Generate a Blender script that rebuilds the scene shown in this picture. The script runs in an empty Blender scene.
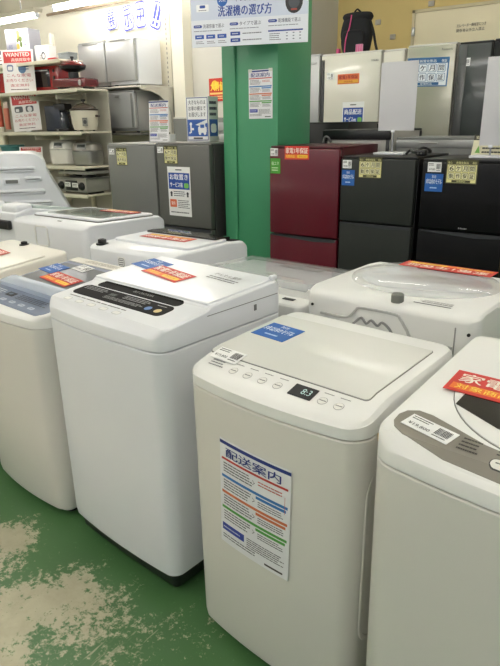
import bpy, bmesh, math, random
from mathutils import Vector, Matrix
random.seed(4)
S = bpy.context.scene
COL = S.collection
PI = math.pi
# ---------------------------------------------------------------- materials
def lin(c):
    c = c/255.0
    return c/12.92 if c <= .04045 else ((c+.055)/1.055)**2.4
def rgb(c): return (lin(c[0]), lin(c[1]), lin(c[2]), 1)
_m = {}
def mat(name, c=None, rough=.45, metal=0., spec=.5, coat=0., var=.03, scale=6., trans=0., alpha=1., emit=0.):
    if name in _m: return _m[name]
    m = bpy.data.materials.new(name); m.use_nodes = True
    nt = m.node_tree; b = nt.nodes['Principled BSDF']
    b.inputs['Roughness'].default_value = rough; b.inputs['Metallic'].default_value = metal
    b.inputs['Specular IOR Level'].default_value = spec
    b.inputs['Coat Weight'].default_value = coat; b.inputs['Coat Roughness'].default_value = .08
    b.inputs['Transmission Weight'].default_value = trans; b.inputs['Alpha'].default_value = alpha
    if trans: b.inputs['IOR'].default_value = 1.45
    if emit:
        b.inputs['Emission Color'].default_value = rgb(c); b.inputs['Emission Strength'].default_value = emit
    if var:
        tc = nt.nodes.new('ShaderNodeTexCoord'); n = nt.nodes.new('ShaderNodeTexNoise')
        n.inputs['Scale'].default_value = scale; n.inputs['Detail'].default_value = 4
        mx = nt.nodes.new('ShaderNodeMix'); mx.data_type = 'RGBA'
        k = 1-var*2.2
        mx.inputs[6].default_value = tuple(v*k for v in rgb(c)[:3])+(1,)
        mx.inputs[7].default_value = tuple(min(1, v*(1+var)) for v in rgb(c)[:3])+(1,)
        nt.links.new(tc.outputs['Object'], n.inputs['Vector']); nt.links.new(n.outputs['Fac'], mx.inputs[0])
        nt.links.new(mx.outputs[2], b.inputs['Base Color'])
    else: b.inputs['Base Color'].default_value = rgb(c)
    _m[name] = m
    return m
def ink(c): return mat('ink_%02x%02x%02x' % tuple(c), c, .5, var=0)
WHITE = mat('enamel_cool_white', (228,230,235), .32, coat=.25, var=.012)
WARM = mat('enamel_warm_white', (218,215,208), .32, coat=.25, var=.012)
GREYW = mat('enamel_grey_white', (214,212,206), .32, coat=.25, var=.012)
OFFW = mat('plastic_off_white', (233,233,230), .4, coat=.1, var=.012)
CREAMW = mat('plastic_cream_white', (232,228,217), .4, coat=.1, var=.012)
PLW = mat('plastic_white', (232,234,238), .36, coat=.2, var=.012)
BACKP = mat('galvanised_back_panel', (190,190,190), .45, metal=.2, var=.03)
DARKP = mat('dark_grey_plastic', (48,50,54), .5, var=.03)
BLACKP = mat('black_plastic', (22,22,24), .35, var=.02)
GLOSSB = mat('gloss_black_panel', (18,16,16), .6, spec=.12, var=.01)
SEAM = mat('gap_shadow_rubber', (120,120,118), .8, var=0)
DSEAM = mat('dark_rubber_gap', (30,30,30), .8, var=0)
GREYPANEL = mat('warm_grey_panel', (134,129,119), .45, metal=.15, var=.02)
BLUEGREY = mat('blue_grey_panel', (104,116,140), .4, coat=.1, var=.02)
SMOKE = mat('smoked_lid', (72,77,84), .42, coat=.12, var=.02)
LIDW = mat('frosted_white_lid', (216,216,210), .32, coat=.12, var=.01)
LIDDARK = mat('dark_lid_window', (44,40,38), .12, coat=.6, var=.02)
LIDBLUE = mat('translucent_blue_flap', (176,188,208), .12, coat=.6, var=.02)
LIDGRN = mat('tinted_lid_glass', (188,200,196), .1, coat=.7, var=.02)
LIDGLASS = mat('clear_lid_plastic', (225,228,226), .06, coat=.5, var=0, alpha=.34)
CHROME = mat('satin_metal', (170,170,168), .3, metal=.9, var=.03)
# ---------------------------------------------------------------- mesh helpers
def link(o, parent=None):
    COL.objects.link(o)
    if parent: o.parent = parent
    return o
def mesh(name, bm, mats, parent=None, smooth=True, ang=32, norm=True):
    if norm: bmesh.ops.recalc_face_normals(bm, faces=bm.faces[:])
    me = bpy.data.meshes.new(name); bm.to_mesh(me); bm.free()
    for m in (mats if isinstance(mats, (list, tuple)) else [mats]): me.materials.append(m)
    if smooth and len(me.polygons):
        me.polygons.foreach_set('use_smooth', [True]*len(me.polygons))
        me.set_sharp_from_angle(angle=math.radians(ang))
    return link(bpy.data.objects.new(name, me), parent)
def tag(o, label=None, cat=None, group=None, kind=None):
    if label: o['label'] = label
    if cat: o['category'] = cat
    if group: o['group'] = group
    if kind: o['kind'] = kind
    return o
def thing(name, label, cat, loc, rz=0, group=None):
    o = bpy.data.objects.new(name, None); o.empty_display_size = .1
    link(o); o.location = loc; o.rotation_euler = (0, 0, rz)
    return tag(o, label, cat, group)
def box(bm, x0, x1, y0, y1, z0, z1, bev=0, seg=2, mi=0, M=None):
    r = bmesh.ops.create_cube(bm, size=1)
    vs = r['verts']
    for v in vs:
        v.co = Vector(((x0+x1)/2+v.co.x*(x1-x0), (y0+y1)/2+v.co.y*(y1-y0), (z0+z1)/2+v.co.z*(z1-z0)))
    fs = list({f for v in vs for f in v.link_faces})
    for f in fs: f.material_index = mi
    if bev:
        es = list({e for v in vs for e in v.link_edges})
        r2 = bmesh.ops.bevel(bm, geom=es, offset=bev, segments=seg, affect='EDGES', profile=.5)
        vs = list({v for f in r2['faces'] for v in f.verts} | {v for v in vs if v.is_valid})
        for f in {f for v in vs for f in v.link_faces}: f.material_index = mi
    if M is not None:
        bmesh.ops.transform(bm, matrix=M, verts=vs)
    return vs
def bx(name, dims, m, parent=None, bev=.004, seg=2, M=None):
    bm = bmesh.new(); box(bm, *dims, bev=bev, seg=seg, M=M); return mesh(name, bm, m, parent)
def lathe(bm, prof, c=(0,0,0), n=32, M=None, mi=0):
    rings = []; new = []
    for r, z in prof:
        ring = [bm.verts.new((c[0]+max(r, .0002)*math.cos(2*PI*k/n), c[1]+max(r, .0002)*math.sin(2*PI*k/n), c[2]+z)) for k in range(n)]
        rings.append(ring); new += ring
    for a, b in zip(rings, rings[1:]):
        for k in range(n):
            f = bm.faces.new((a[k], a[(k+1) % n], b[(k+1) % n], b[k])); f.material_index = mi
    f = bm.faces.new(rings[0][::-1]); f.material_index = mi
    f = bm.faces.new(rings[-1]); f.material_index = mi
    if M is not None: bmesh.ops.transform(bm, matrix=M, verts=new)
    return new
def loft(bm, rings, mi=0, cap=True):
    R = [[bm.verts.new(p) for p in r] for r in rings]
    n = len(R[0])
    for a, b in zip(R, R[1:]):
        for k in range(n):
            f = bm.faces.new((a[k], a[(k+1) % n], b[(k+1) % n], b[k])); f.material_index = mi
    if cap:
        for r in (R[0][::-1], R[-1]):
            f = bm.faces.new(r); f.material_index = mi
    return [v for r in R for v in r]
def tube(name, pts, r, m, parent=None, n=10):
    bm = bmesh.new(); P = [Vector(p) for p in pts]
    # smooth
    Q = []
    for i in range(len(P)-1):
        p0, p1, p2, p3 = P[max(i-1, 0)], P[i], P[i+1], P[min(i+2, len(P)-1)]
        for k in range(6):
            t = k/6
            Q.append(.5*((2*p1)+(p2-p0)*t+(2*p0-5*p1+4*p2-p3)*t*t+(3*p1-p0-3*p2+p3)*t**3))
    Q.append(P[-1]); rings = []
    for i, q in enumerate(Q):
        d = (Q[min(i+1, len(Q)-1)]-Q[max(i-1, 0)]).normalized()
        a = d.orthogonal().normalized() if i == 0 else (pa-d*pa.dot(d)).normalized()
        pa = a; b = d.cross(a)
        rings.append([q+a*r*math.cos(2*PI*k/n)+b*r*math.sin(2*PI*k/n) for k in range(n)])
    loft(bm, rings)
    return mesh(name, bm, m, parent)
def outline(w, d, r, bulge=0, ins=0, nf=14, nc=7, x0=0, y0=0):
    """closed outline, centre (x0,y0), front towards -y bulging"""
    hw, hd = w/2-ins, d/2-ins; rr = max(r-ins, .003); P = []
    for k in range(nf+1): P.append((-hw+rr+(2*hw-2*rr)*k/nf, -hd))
    def arc(cx, cy, a0):
        for k in range(1, nc+1):
            a = a0+PI/2*k/nc; P.append((cx+rr*math.cos(a), cy+rr*math.sin(a)))
    arc(hw-rr, -hd+rr, -PI/2); P.append((hw, hd-rr)); arc(hw-rr, hd-rr, 0)
    P.append((-hw+rr, hd)); arc(-hw+rr, hd-rr, PI/2); P.append((-hw, -hd+rr)); arc(-hw+rr, -hd+rr, PI)
    P.pop()
    out = []
    for x, y in P:
        if bulge and y < 0: y -= bulge*(1-(2*x/w)**2)*min(1, (-y/(d/2)))**4
        out.append((x+x0, y+y0))
    return out
def rr_poly(x0, y0, x1, y1, r, n=5):
    P = []
    for cx, cy, a in ((x1-r, y1-r, 0), (x0+r, y1-r, 90), (x0+r, y0+r, 180), (x1-r, y0+r, 270)):
        for k in range(n+1):
            t = math.radians(a+90*k/n); P.append((cx+r*math.cos(t), cy+r*math.sin(t)))
    return P
def circ(cx, cy, rx, ry=None, n=40, a0=0, a1=360):
    ry = ry or rx
    return [(cx+rx*math.cos(math.radians(a0+(a1-a0)*k/n)), cy+ry*math.sin(math.radians(a0+(a1-a0)*k/n))) for k in range(n if a1-a0 == 360 else n+1)]
def prism(bm, poly, z0, z1, mi=0, bev=0):
    if bev:
        c = Vector((sum(p[0] for p in poly)/len(poly), sum(p[1] for p in poly)/len(poly)))
        ins = [(p[0]-(p[0]-c.x)/max((Vector(p)-c).length, 1e-6)*bev, p[1]-(p[1]-c.y)/max((Vector(p)-c).length, 1e-6)*bev) for p in poly]
        return loft(bm, [[(x, y, z0) for x, y in poly], [(x, y, z1-bev) for x, y in poly], [(x, y, z1) for x, y in ins]], mi)
    return loft(bm, [[(x, y, z0) for x, y in poly], [(x, y, z1) for x, y in poly]], mi)
# ---------------------------------------------------------------- lettering and printed sheets
_t = {}
def glyphs(s, bold=.012):
    k = s
    if k not in _t:
        c = bpy.data.curves.new('t', 'FONT'); c.body = s; c.resolution_u = 2
        o = bpy.data.objects.new('t', c); m = bpy.data.meshes.new_from_object(o)
        V = [tuple(v.co[:2]) for v in m.vertices]; F = [tuple(p.vertices) for p in m.polygons]
        bpy.data.objects.remove(o); bpy.data.curves.remove(c); bpy.data.meshes.remove(m)
        xs = [v[0] for v in V]; ys = [v[1] for v in V]
        _t[k] = (V, F, min(xs), max(xs), min(ys), max(ys))
    return _t[k]
class Sheet:
    """printed sheet drawn in its own flat frame: x right, y up, z out of the paper"""
    def __init__(s, w, h, c=(240,240,238), t=.0012):
        s.bm = bmesh.new(); s.mats = []; s.t = t; s.w = w; s.h = h
        box(s.bm, 0, w, 0, h, 0, t, mi=s.mi(c))
    def mi(s, c):
        m = c if isinstance(c, bpy.types.Material) else ink(c)
        if m not in s.mats: s.mats.append(m)
        return s.mats.index(m)
    def poly(s, P, c, lv=1):
        z = s.t+.0004*lv
        f = s.bm.faces.new([s.bm.verts.new((x*s.w, y*s.h, z)) for x, y in P]); f.material_index = s.mi(c)
        f.normal_update()
        if f.normal.z < 0: f.normal_flip()
    def rect(s, x0, y0, x1, y1, c, lv=1): s.poly([(x0, y0), (x1, y0), (x1, y1), (x0, y1)], c, lv)
    def rr(s, x0, y0, x1, y1, c, lv=1, r=.3):
        rad = r*min((x1-x0)*s.w, (y1-y0)*s.h)
        s.poly([(x/s.w, y/s.h) for x, y in rr_poly(x0*s.w, y0*s.h, x1*s.w, y1*s.h, rad, 4)], c, lv)
    def disc(s, x, y, r, c, lv=1, n=20): s.poly([(x+r*math.cos(2*PI*k/n)/s.w, y+r*math.sin(2*PI*k/n)/s.h) for k in range(n)], c, lv)
    def text(s, st, x0, y0, x1, y1, c, lv=3, bold=.012):
        V, F, a, b, e, f = glyphs(st, bold); z = s.t+.0004*lv
        sx = (x1-x0)*s.w/(b-a); sy = (y1-y0)*s.h/max(f-e, 1e-4)
        vs = [s.bm.verts.new((x0*s.w+(v[0]-a)*sx, y0*s.h+(v[1]-e)*sy, z)) for v in V]
        mi = s.mi(c); sets = [vs]
        if bold > .008:
            em = abs(sy)*bold*.9
            sets.append([s.bm.verts.new((v.co.x+em, v.co.y, v.co.z+.00004)) for v in vs])
            if bold >= .025: sets.append([s.bm.verts.new((v.co.x-em*.6, v.co.y+em*.5, v.co.z+.00002)) for v in vs])
        for vv in sets:
            for q in F:
                try: g = s.bm.faces.new([vv[i] for i in q]); g.material_index = mi
                except ValueError: pass
    def lines(s, x0, y0, x1, y1, n, c=(90,90,95), frac=.4, lv=2, seed=1):
        rnd = random.Random(seed*7+n); hh = (y1-y0)/n
        for k in range(n):
            yb = y1-(k+1)*hh+hh*(1-frac)/2; x = x0; xe = x1-(x1-x0)*rnd.uniform(0, .18)
            while x < xe-.01:
                l = rnd.uniform(.06, .2)*(x1-x0); s.rect(x, yb, min(x+l, xe), yb+hh*frac, c, lv); x += l+.014*(x1-x0)
    def put(s, name, parent, M=None, fn=None, label=None):
        for v in s.bm.verts:
            if fn: v.co = fn(v.co)
        if M is not None: bmesh.ops.transform(s.bm, matrix=M, verts=s.bm.verts[:])
        o = mesh(name, s.bm, s.mats, parent, smooth=False, norm=False)
        if label: o['label'] = label
        return o
def front(x, y, z, rz=0, tilt=0, roll=0):
    """sheet frame -> upright, facing -y, lower left corner at x,y,z"""
    return Matrix.Translation((x, y, z)) @ Matrix.Rotation(rz, 4, 'Z') @ Matrix.Rotation(PI/2+tilt, 4, 'X') @ Matrix.Rotation(roll, 4, 'Z')
NAVY = (34,52,128); BLUE = (28,98,184); RED = (196,44,40); ORG = (236,150,40); YEL = (250,214,60); GRN = (92,160,60); INK = (40,40,44)
def sh_delivery(w, h):
    s = Sheet(w, h, (232,232,234))
    s.rect(0, .955, 1, .985, NAVY); s.text('配送案内', .1, .85, .88, .935, NAVY, bold=.03)
    s.rect(.03, .815, .97, .835, (190,60,56)); s.lines(.06, .7, .5, .8, 4); s.text('〉', .5, .73, .54, .77, INK)
    s.lines(.58, .74, .93, .79, 2, (190,90,84)); s.rect(.93, .60, .935, .75, (190,60,56))
    y = .67
    for k, c in enumerate(((52,120,184), (206,112,70), (84,160,70))):
        s.rect(.03, y-.02, .97, y+.005, c); s.rect(.55, y-.055, .95, y-.03, c)
        s.lines(.06, y-.13, .5, y-.03, 4, seed=k); s.text('〉', .5, y-.1, .54, y-.06, INK); s.lines(.58, y-.125, .93, y-.065, 3, seed=k+5)
        y -= .15
    s.rect(.03, .13, .38, .2, (52,70,160)); s.lines(.05, .15, .33, .18, 1, (200,205,230), lv=3)
    s.lines(.42, .1, .95, .2, 5, (90,90,92)); s.lines(.04, .05, .6, .1, 2); s.rr(.68, .03, .93, .048, (70,60,60))
    return s
def sh_warranty(w=.26, h=.1, second=True):
    s = Sheet(w, h, (206,50,40))
    s.text('家電1年保証', .05, .45, .95, .88, (255,240,225), bold=.03)
    s.rect(.03, .1, .97, .38, (236,120,30), 1); s.text('対象商品', .06, .13, .42, .35, (255,225,90), bold=.02)
    s.rr(.52, .12, .95, .36, (250,210,60), 2, .5); s.text('あんしん', .6, .16, .88, .32, (190,50,30), lv=4)
    return s
def sh_model(w=.2, h=.11):
    s = Sheet(w, h, (26,96,178)); s.text('製造', .38, .76, .62, .92, (225,235,250), bold=.01)
    s.text('5年以内のモデル', .06, .42, .94, .72, (245,250,255), bold=.02); s.lines(.3, .12, .7, .3, 1, (190,215,245)); return s
def sh_price(w=.1, h=.06, x=0):
    s = Sheet(w, h, (246,246,244)); s.lines(.06, .62, .5, .92, 2, INK, seed=3+x); s.text('¥19,800', .1, .14, .56, .38, INK)
    xx = .64
    rnd = random.Random(x+2)
    while xx < .93:
        ww = rnd.uniform(.008, .022); s.rect(xx, .3, xx+ww, .82, INK, 2); xx += ww+.012
    s.lines(.64, .1, .93, .24, 1, INK); return s
def sh_six(w=.16, h=.12, blue=False):
    bg = (232,226,160) if not blue else (236,242,246); fg = (74,72,40) if not blue else (44,98,150)
    s = Sheet(w, h, fg); s.rect(.03, .04, .97, .96, bg, 1); s.rect(.03, .8, .97, .96, fg, 2)
    s.text('安心', .05, .83, .18, .93, bg, lv=4); s.text('新電化製品', .3, .83, .7, .93, bg, lv=4); s.text('保証', .82, .83, .95, .93, bg, lv=4)
    for r, t in enumerate(('6ヶ月間', '動作保証')):
        for k, ch in enumerate(t):
            x = .07+k*.22; y = .5-r*.32
            s.rr(x, y, x+.2, y+.28, fg, 2, .15); s.rr(x+.01, y+.015, x+.19, y+.265, bg if blue else (240,236,190), 3, .15)
            s.text(ch, x+.035, y+.045, x+.165, y+.235, (30,50,80) if blue else (40,40,30), lv=5, bold=.025)
    s.rect(.2, .05, .8, .15, fg, 2); s.text('家電製品', .36, .065, .64, .135, bg, lv=4); return s
def sh_service(l1, l2, w=.25, h=.4, pic=True):
    s = Sheet(w, h, (238,238,236)); s.rr(.36, .93, .64, .95, (60,60,64), 2)
    s.rect(.04, .55, .96, .88, (30,74,160)); s.text(l1, .1, .74, .9, .85, (250,250,255), bold=.03, lv=3)
    s.text(l2, .1, .59, .66, .69, (250,250,255), bold=.03, lv=3); s.rr(.72, .58, .92, .68, (120,190,90), 2)
    s.disc(.14, .47, .012, (60,60,66)); s.disc(.86, .47, .012, (60,60,66)); s.rect(.1, .4, .18, .44, (60,60,66)); s.rect(.82, .4, .9, .44, (60,60,66))
    s.lines(.24, .4, .78, .52, 3, (80,80,84)); s.rr(.06, .18, .36, .34, (226,112,70), 2, .1); s.text('無料', .12, .22, .3, .3, (250,240,230), lv=4)
    s.lines(.42, .16, .94, .34, 5, (90,90,92)); s.lines(.08, .05, .92, .1, 1, (90,90,92)); return s
# ---------------------------------------------------------------- washing machines
class Washer:
    def __init__(W, label, x, y, w, d, seam, prof, body=WHITE, top=None, r=.05, bulge=.02, z0=.06, base=DARKP, rz=0, taper=.008, group=None, rtop=None, bevel=.014):
        """x,y: centre. prof: [(dist from front, height)...]"""
        W.w, W.d, W.seam, W.bulge, W.r = w, d, seam, bulge, r
        W.pr = [(a-d/2, h) for a, h in prof]; W.H = max(h for a, h in prof); top = top or body
        W.o = o = thing('washing_machine', label, 'washing machine', (x, y, 0), rz, group)
        bm = bmesh.new(); Z = z0; rings = []
        for z, i in ((Z, taper+.012), (Z+.006, taper+.004), (Z+.03, taper), (Z+(seam-Z)*.5, taper*.5), (seam-.004, 0), (seam-.001, .003)):
            rings.append([(a, b, z) for a, b in outline(w, d, r, bulge, i)])
        loft(bm, rings); W.body = mesh('body', bm, body, o)
        bm = bmesh.new()   # base plinth
        loft(bm, [[(a, b, z) for a, b in outline(w, d, r, bulge*.8, i)] for z, i in ((.028, .03), (.034, taper+.024), (Z+.004, taper+.016))])
        mesh('base', bm, base, o)
        for sx in (-1, 1):
            for sy in (-1, 1):
                bm = bmesh.new(); lathe(bm, ((.022, 0), (.026, .004), (.026, .02), (.014, .024), (.014, .04)), (sx*(w/2-.075), sy*(d/2-.075), 0), 18)
                mesh('foot', bm, BLACKP, o)
        bm = bmesh.new(); b = bevel; rt = rtop or r
        rings = [(seam+.002, .004), (seam+.004, 0), (W.H-b, 0.0), (W.H-b*.55, b*.12), (W.H-b*.2, b*.45), (W.H, b)]
        loft(bm, [[(a, c, z) for a, c in outline(w, d, rt, bulge, i)] for z, i in rings])
        W.warp(bm); W.cover = mesh('top_cover', bm, top, o, ang=24)
    def F(W, y):
        P = W.pr
        if y <= P[0][0]: return P[0][1]
        for (a, h), (b, k) in zip(P, P[1:]):
            if y <= b: return h+(k-h)*(y-a)/(b-a)
        return P[-1][1]
    def warp(W, bm, cut=True):
        if cut:
            for y, h in W.pr[1:-1]:
                bmesh.ops.bisect_plane(bm, geom=bm.verts[:]+bm.edges[:]+bm.faces[:], plane_co=(0, y, 0), plane_no=(0, 1, 0), dist=1e-5)
        for v in bm.verts:
            f = W.F(v.co.y)
            if v.co.z <= W.seam+.004: continue
            if v.co.z > W.H-.02: v.co.z += f-W.H
            else: v.co.z = W.seam+(v.co.z-W.seam)*(f-W.seam)/(W.H-W.seam)
    def P(W, x, v): return (-W.w/2+x, -W.d/2+v)      # from front left corner
    def plate(W, name, poly, t, m, parent=None, z0=-.003, bev=0, label=None, fl=True):
        """poly measured from the front left corner of the top"""
        bm = bmesh.new(); pts = [W.P(*p) for p in poly]
        prism(bm, pts, W.H+z0, W.H+t, bev=bev); W.warp(bm)
        o = mesh(name, bm, m, parent or W.o, ang=24)
        if label: o['label'] = label
        return o
    def deco(W, sheet, name, x, v, rot=0, off=.0015, parent=None, label=None):
        c, s_ = math.cos(rot), math.sin(rot); ox, oy = W.P(x, v)
        def fn(co):
            X = ox+co.x*c-co.y*s_; Y = oy+co.x*s_+co.y*c
            return Vector((X, Y, W.F(Y)+off+co.z))
        for y, h in W.pr[1:-1]:      # split the flat sheet where the top folds
            a = (y-oy)
            bmesh.ops.bisect_plane(sheet.bm, geom=sheet.bm.verts[:]+sheet.bm.edges[:]+sheet.bm.faces[:], plane_co=(a*s_, a*c, 0), plane_no=(s_, c, 0), dist=1e-5)
        return sheet.put(name, parent or W.o, fn=fn, label=label)
    def wall(W, sheet, name, x, z, rot=0, label=None):
        """sheet on the bulging front"""
        for k in range(1, 14): bmesh.ops.bisect_plane(sheet.bm, geom=sheet.bm.verts[:]+sheet.bm.edges[:]+sheet.bm.faces[:], plane_co=(sheet.w*k/14, 0, 0), plane_no=(1, 0, 0), dist=1e-6)
        def fn(co):
            X = -W.w/2+x+co.x*math.cos(rot)-co.y*math.sin(rot); Z = z+co.x*math.sin(rot)+co.y*math.cos(rot)
            return Vector((X, -W.d/2-W.bulge*(1-(2*X/W.w)**2)-.001+.006*(1-Z/W.seam)-co.z, Z))
        return sheet.put(name, W.o, fn=fn, label=label)
    def inlet(W, x, v, m=BLACKP, r=.016, h=.016):
        bm = bmesh.new(); X, Y = W.P(x, v); z = W.F(Y)
        lathe(bm, ((r*1.5, -.004), (r*1.5, .003), (r, .004), (r, h-.003), (r*.85, h), (r*.5, h), (r*.45, h-.004)), (X, Y, z), 20)
        return mesh('water_inlet', bm, m, W.o)
def clear_sheet(w, h):
    s = Sheet.__new__(Sheet); s.bm = bmesh.new(); s.mats = []; s.t = 0; s.w = w; s.h = h; return s

RF = -.092
GF = 'washing machines in the front row'
# --- M2 : tall white machine with black control strip
w2, d2 = .592, .55
m2 = Washer('tall cool-white top-loading washing machine with long black control strip, dark base', -1.383, 1.392, w2, d2, .868,
            [(0, .918), (.02, .938), (.19, .958), (.205, .968), (.51, .985), (d2, .965)], WHITE, PLW, r=.045, bulge=.018, z0=.085, rz=RF, group=GF, taper=.004, base=BLACKP)
m2.plate('control_panel', rr_poly(.045, .075, .50, .15, .022), .0016, GLOSSB, label='black control panel strip')
m2.plate('lid_grip', rr_poly(.075, .158, .49, .196, .016), .0016, GLOSSB, label='black finger recess behind the controls')
bm = bmesh.new(); prism(bm, [m2.P(*p) for p in [(.012, .2), (w2-.012, .2), (w2-.012, d2-.03), (.012, d2-.03)]], m2.H-.003, m2.H+.004, bev=.003); m2.warp(bm)
lid2 = mesh('lid', bm, PLW, m2.o, ang=24)
s = clear_sheet(.42, .06)
for k in range(5): s.rr(.02+.155*k, .05, .02+.155*k+.085, .42, (196,196,196), 0, .45); s.rr(.026+.155*k, .1, .02+.155*k+.079, .37, (236,236,234), 1, .45)
s.lines(.0, .55, .75, .75, 1, (110,110,110), lv=1)
m2.deco(s, 'button_row', .07, .018, off=.0012)
s = clear_sheet(.44, .065)
s.lines(.02, .55, .3, .95, 3, (150,150,150)); s.rect(.34, .5, .42, .8, (14,14,14)); s.text('88', .35, .55, .41, .75, (90,100,96))
s.lines(.34, .15, .8, .45, 3, (150,150,150)); s.lines(.5, .55, .8, .95, 3, (150,150,150)); s.disc(.84, .35, .013, (90,130,190)); s.disc(.94, .35, .013, (214,190,130)); s.lines(.86, .75, .97, .9, 1, (150,150,150))
m2.deco(s, 'panel_print', .052, .08, off=.002)
s = clear_sheet(.1, .02); s.text('IRIS OHYAMA', .0, .2, 1, .9, (140,140,140)); m2.deco(s, 'maker_name', .26, .166, off=.002)
m2.deco(sh_warranty(.22, .09), 'warranty_sticker', .115, .325, -.16, off=.0055); m2.deco(sh_model(.14, .1), 'year_sticker', .0, .37, -.16, off=.0045)
s = clear_sheet(.16, .07); s.text('かんたん操作', .0, .62, .8, .95, (100,100,104)); s.lines(0, .05, 1, .5, 2, (110,110,114)); m2.deco(s, 'lid_print', .37, .39, -.1, off=.0045)
bx('side_latch', (w2/2-.002, w2/2+.002, .12, .132, .905, .925), SEAM, m2.o, .001)
bx('hinge_cap', (w2/2-.02, w2/2-.004, d2/2-.06, d2/2-.03, .985, 1.0), PLW, m2.o, .004)
# side seam in the cover
bm = bmesh.new(); box(bm, w2/2-.001, w2/2+.0008, -.09, .24, .937, .939); mesh('cover_joint', bm, SEAM, m2.o)
# --- M3 : small warm-white machine with flat glass lid and a notice on the front
w3, d3 = .545, .485
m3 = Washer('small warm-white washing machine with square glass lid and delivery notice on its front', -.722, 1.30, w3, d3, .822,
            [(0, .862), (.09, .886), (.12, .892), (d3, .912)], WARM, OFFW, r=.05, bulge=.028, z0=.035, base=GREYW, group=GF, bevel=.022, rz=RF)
rim = m3.plate('lid_gap', rr_poly(.010, .083, w3-.035, d3-.075, .012), .0008, SEAM, z0=-.002)  # grey plate under the lid, its rim painted as the dark gap line
lid3 = m3.plate('lid', rr_poly(.0125, .0855, w3-.0375, d3-.0775, .010), .0022, LIDW, label='frosted flat glass lid')
s = clear_sheet(.44, .06)
s.lines(.0, .3, .12, .95, 4, (130,130,132))
dsp = Sheet(.066, .04, (18,18,20)); dsp.text('8:3', .45, .25, .85, .75, (190,220,220)); m3.deco(dsp, 'display', .323, .027, off=.0012, label='black display with digits')
for cx in (.2, .31, .42, .53, .83, .93):
    b_ = clear_sheet(.04, .05); b_.disc(.5, .4, .0125, (150,150,150), 0); b_.disc(.5, .4, .0112, (228,227,222), 1); b_.lines(.28, .34, .75, .48, 1, (110,110,110)); b_.lines(.2, .86, .9, .98, 1, (120,120,120)); m3.deco(b_, 'button', .05+.44*cx-.02, .021, off=.0009)
m3.deco(s, 'control_print', .05, .016, off=.0009)
m3.deco(sh_price(.095, .05, 1), 'price_label', .03, .062, -.02, off=.003)
m3.deco(sh_model(.12, .1), 'year_sticker', .028, .235, -.05, off=.0025)
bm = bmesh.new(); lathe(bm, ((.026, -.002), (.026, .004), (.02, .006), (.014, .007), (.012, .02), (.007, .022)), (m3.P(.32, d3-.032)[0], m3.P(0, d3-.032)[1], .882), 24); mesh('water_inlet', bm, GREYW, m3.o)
m3.wall(sh_delivery(.235, .325), 'notice_sheet', .135, .388, -.03, label='white delivery notice with coloured bands stuck on the front')
s = Sheet(.035, .02, (226,190,120)); s.put('tape_piece', m3.o, M=Matrix.Translation((w3/2+.0005, -d3/2+.07, .805)) @ Matrix.Rotation(PI/2, 4, 'Z') @ Matrix.Rotation(PI/2, 4, 'X') @ Matrix.Rotation(.15, 4, 'Z'), label='yellowed strip of tape on the right side')
bm = bmesh.new()
loft(bm, [[(w3/2-.004+t*.6, y, z) for y, z in rr_poly(-.205+i, .22+i, .02-i, .74-i, .075-i*.5, 6)] for t, i in ((0, 0), (.006, .001), (.008, .006), (.0065, .011), (-.004, .014))])
mesh('side_recess', bm, WARM, m3.o)
# --- M4 : right foreground machine
w4, d4 = .56, .54
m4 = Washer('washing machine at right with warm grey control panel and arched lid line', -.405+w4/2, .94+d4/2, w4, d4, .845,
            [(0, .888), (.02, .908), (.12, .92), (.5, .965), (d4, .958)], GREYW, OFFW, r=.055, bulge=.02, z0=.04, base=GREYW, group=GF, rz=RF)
m4.plate('control_panel', [(.022, .08), (.024, .055), (.034, .038), (.06, .022), (.15, .006), (.28, 0), (.41, .006), (.5, .022), (w4-.03, .045), (w4-.022, .08), (w4-.06, .1), (w4-.12, .08), (.29, .056), (.2, .07), (.13, .094), (.08, .11), (.05, .112), (.03, .1)], .0014, GREYPANEL, label='warm grey control panel')
P = circ(.295, .275, .228, .212, 60); m4.plate('lid_gap', P, .0008, SEAM, z0=-.002); m4.plate('lid', circ(.295, .275, .2258, .2098, 60), .003, OFFW)  # gap round the arched lid drawn by a slightly larger grey plate
m4.plate('lid_window', [(.1, .17), (.1, .24), (.46, .24), (.46, .17), (.40, .135), (.3, .118), (.2, .128)], .0046, LIDDARK, z0=-.002, label='dark see-through lid window')
m4.deco(sh_price(.105, .042, 4), 'price_label', .04, .052, -.2, off=.0022)
s = clear_sheet(.4, .07)
for k in range(4):
    b_ = clear_sheet(.048, .05); b_.rr(0, .05, 1, .6, (60,58,54), 0, .4); b_.rr(.04, .09, .96, .56, (228,226,220), 1, .4); b_.lines(.2, .25, .8, .42, 1, (80,80,80), lv=2); b_.lines(.05, .7, .85, 1.1, 2, (40,40,40)); m4.deco(b_, 'button', .224+.08*k, .012, -.02, off=.0018)
s.lines(.0, .3, .1, .95, 4, (60,56,50))
m4.deco(s, 'control_print', .16, .008, -.02, off=.0018)
m4.deco(sh_warranty(.32, .09), 'warranty_sticker', .052, .212, .03, off=.0052)
s = clear_sheet(.2, .05); s.text('すすぎ  洗濯', .3, .1, .9, .5, (60,60,62)); s.rect(0, .85, 1, .9, (130,130,130)); m4.deco(s, 'lid_print', .12, .475, -.02, off=.002)
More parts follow.
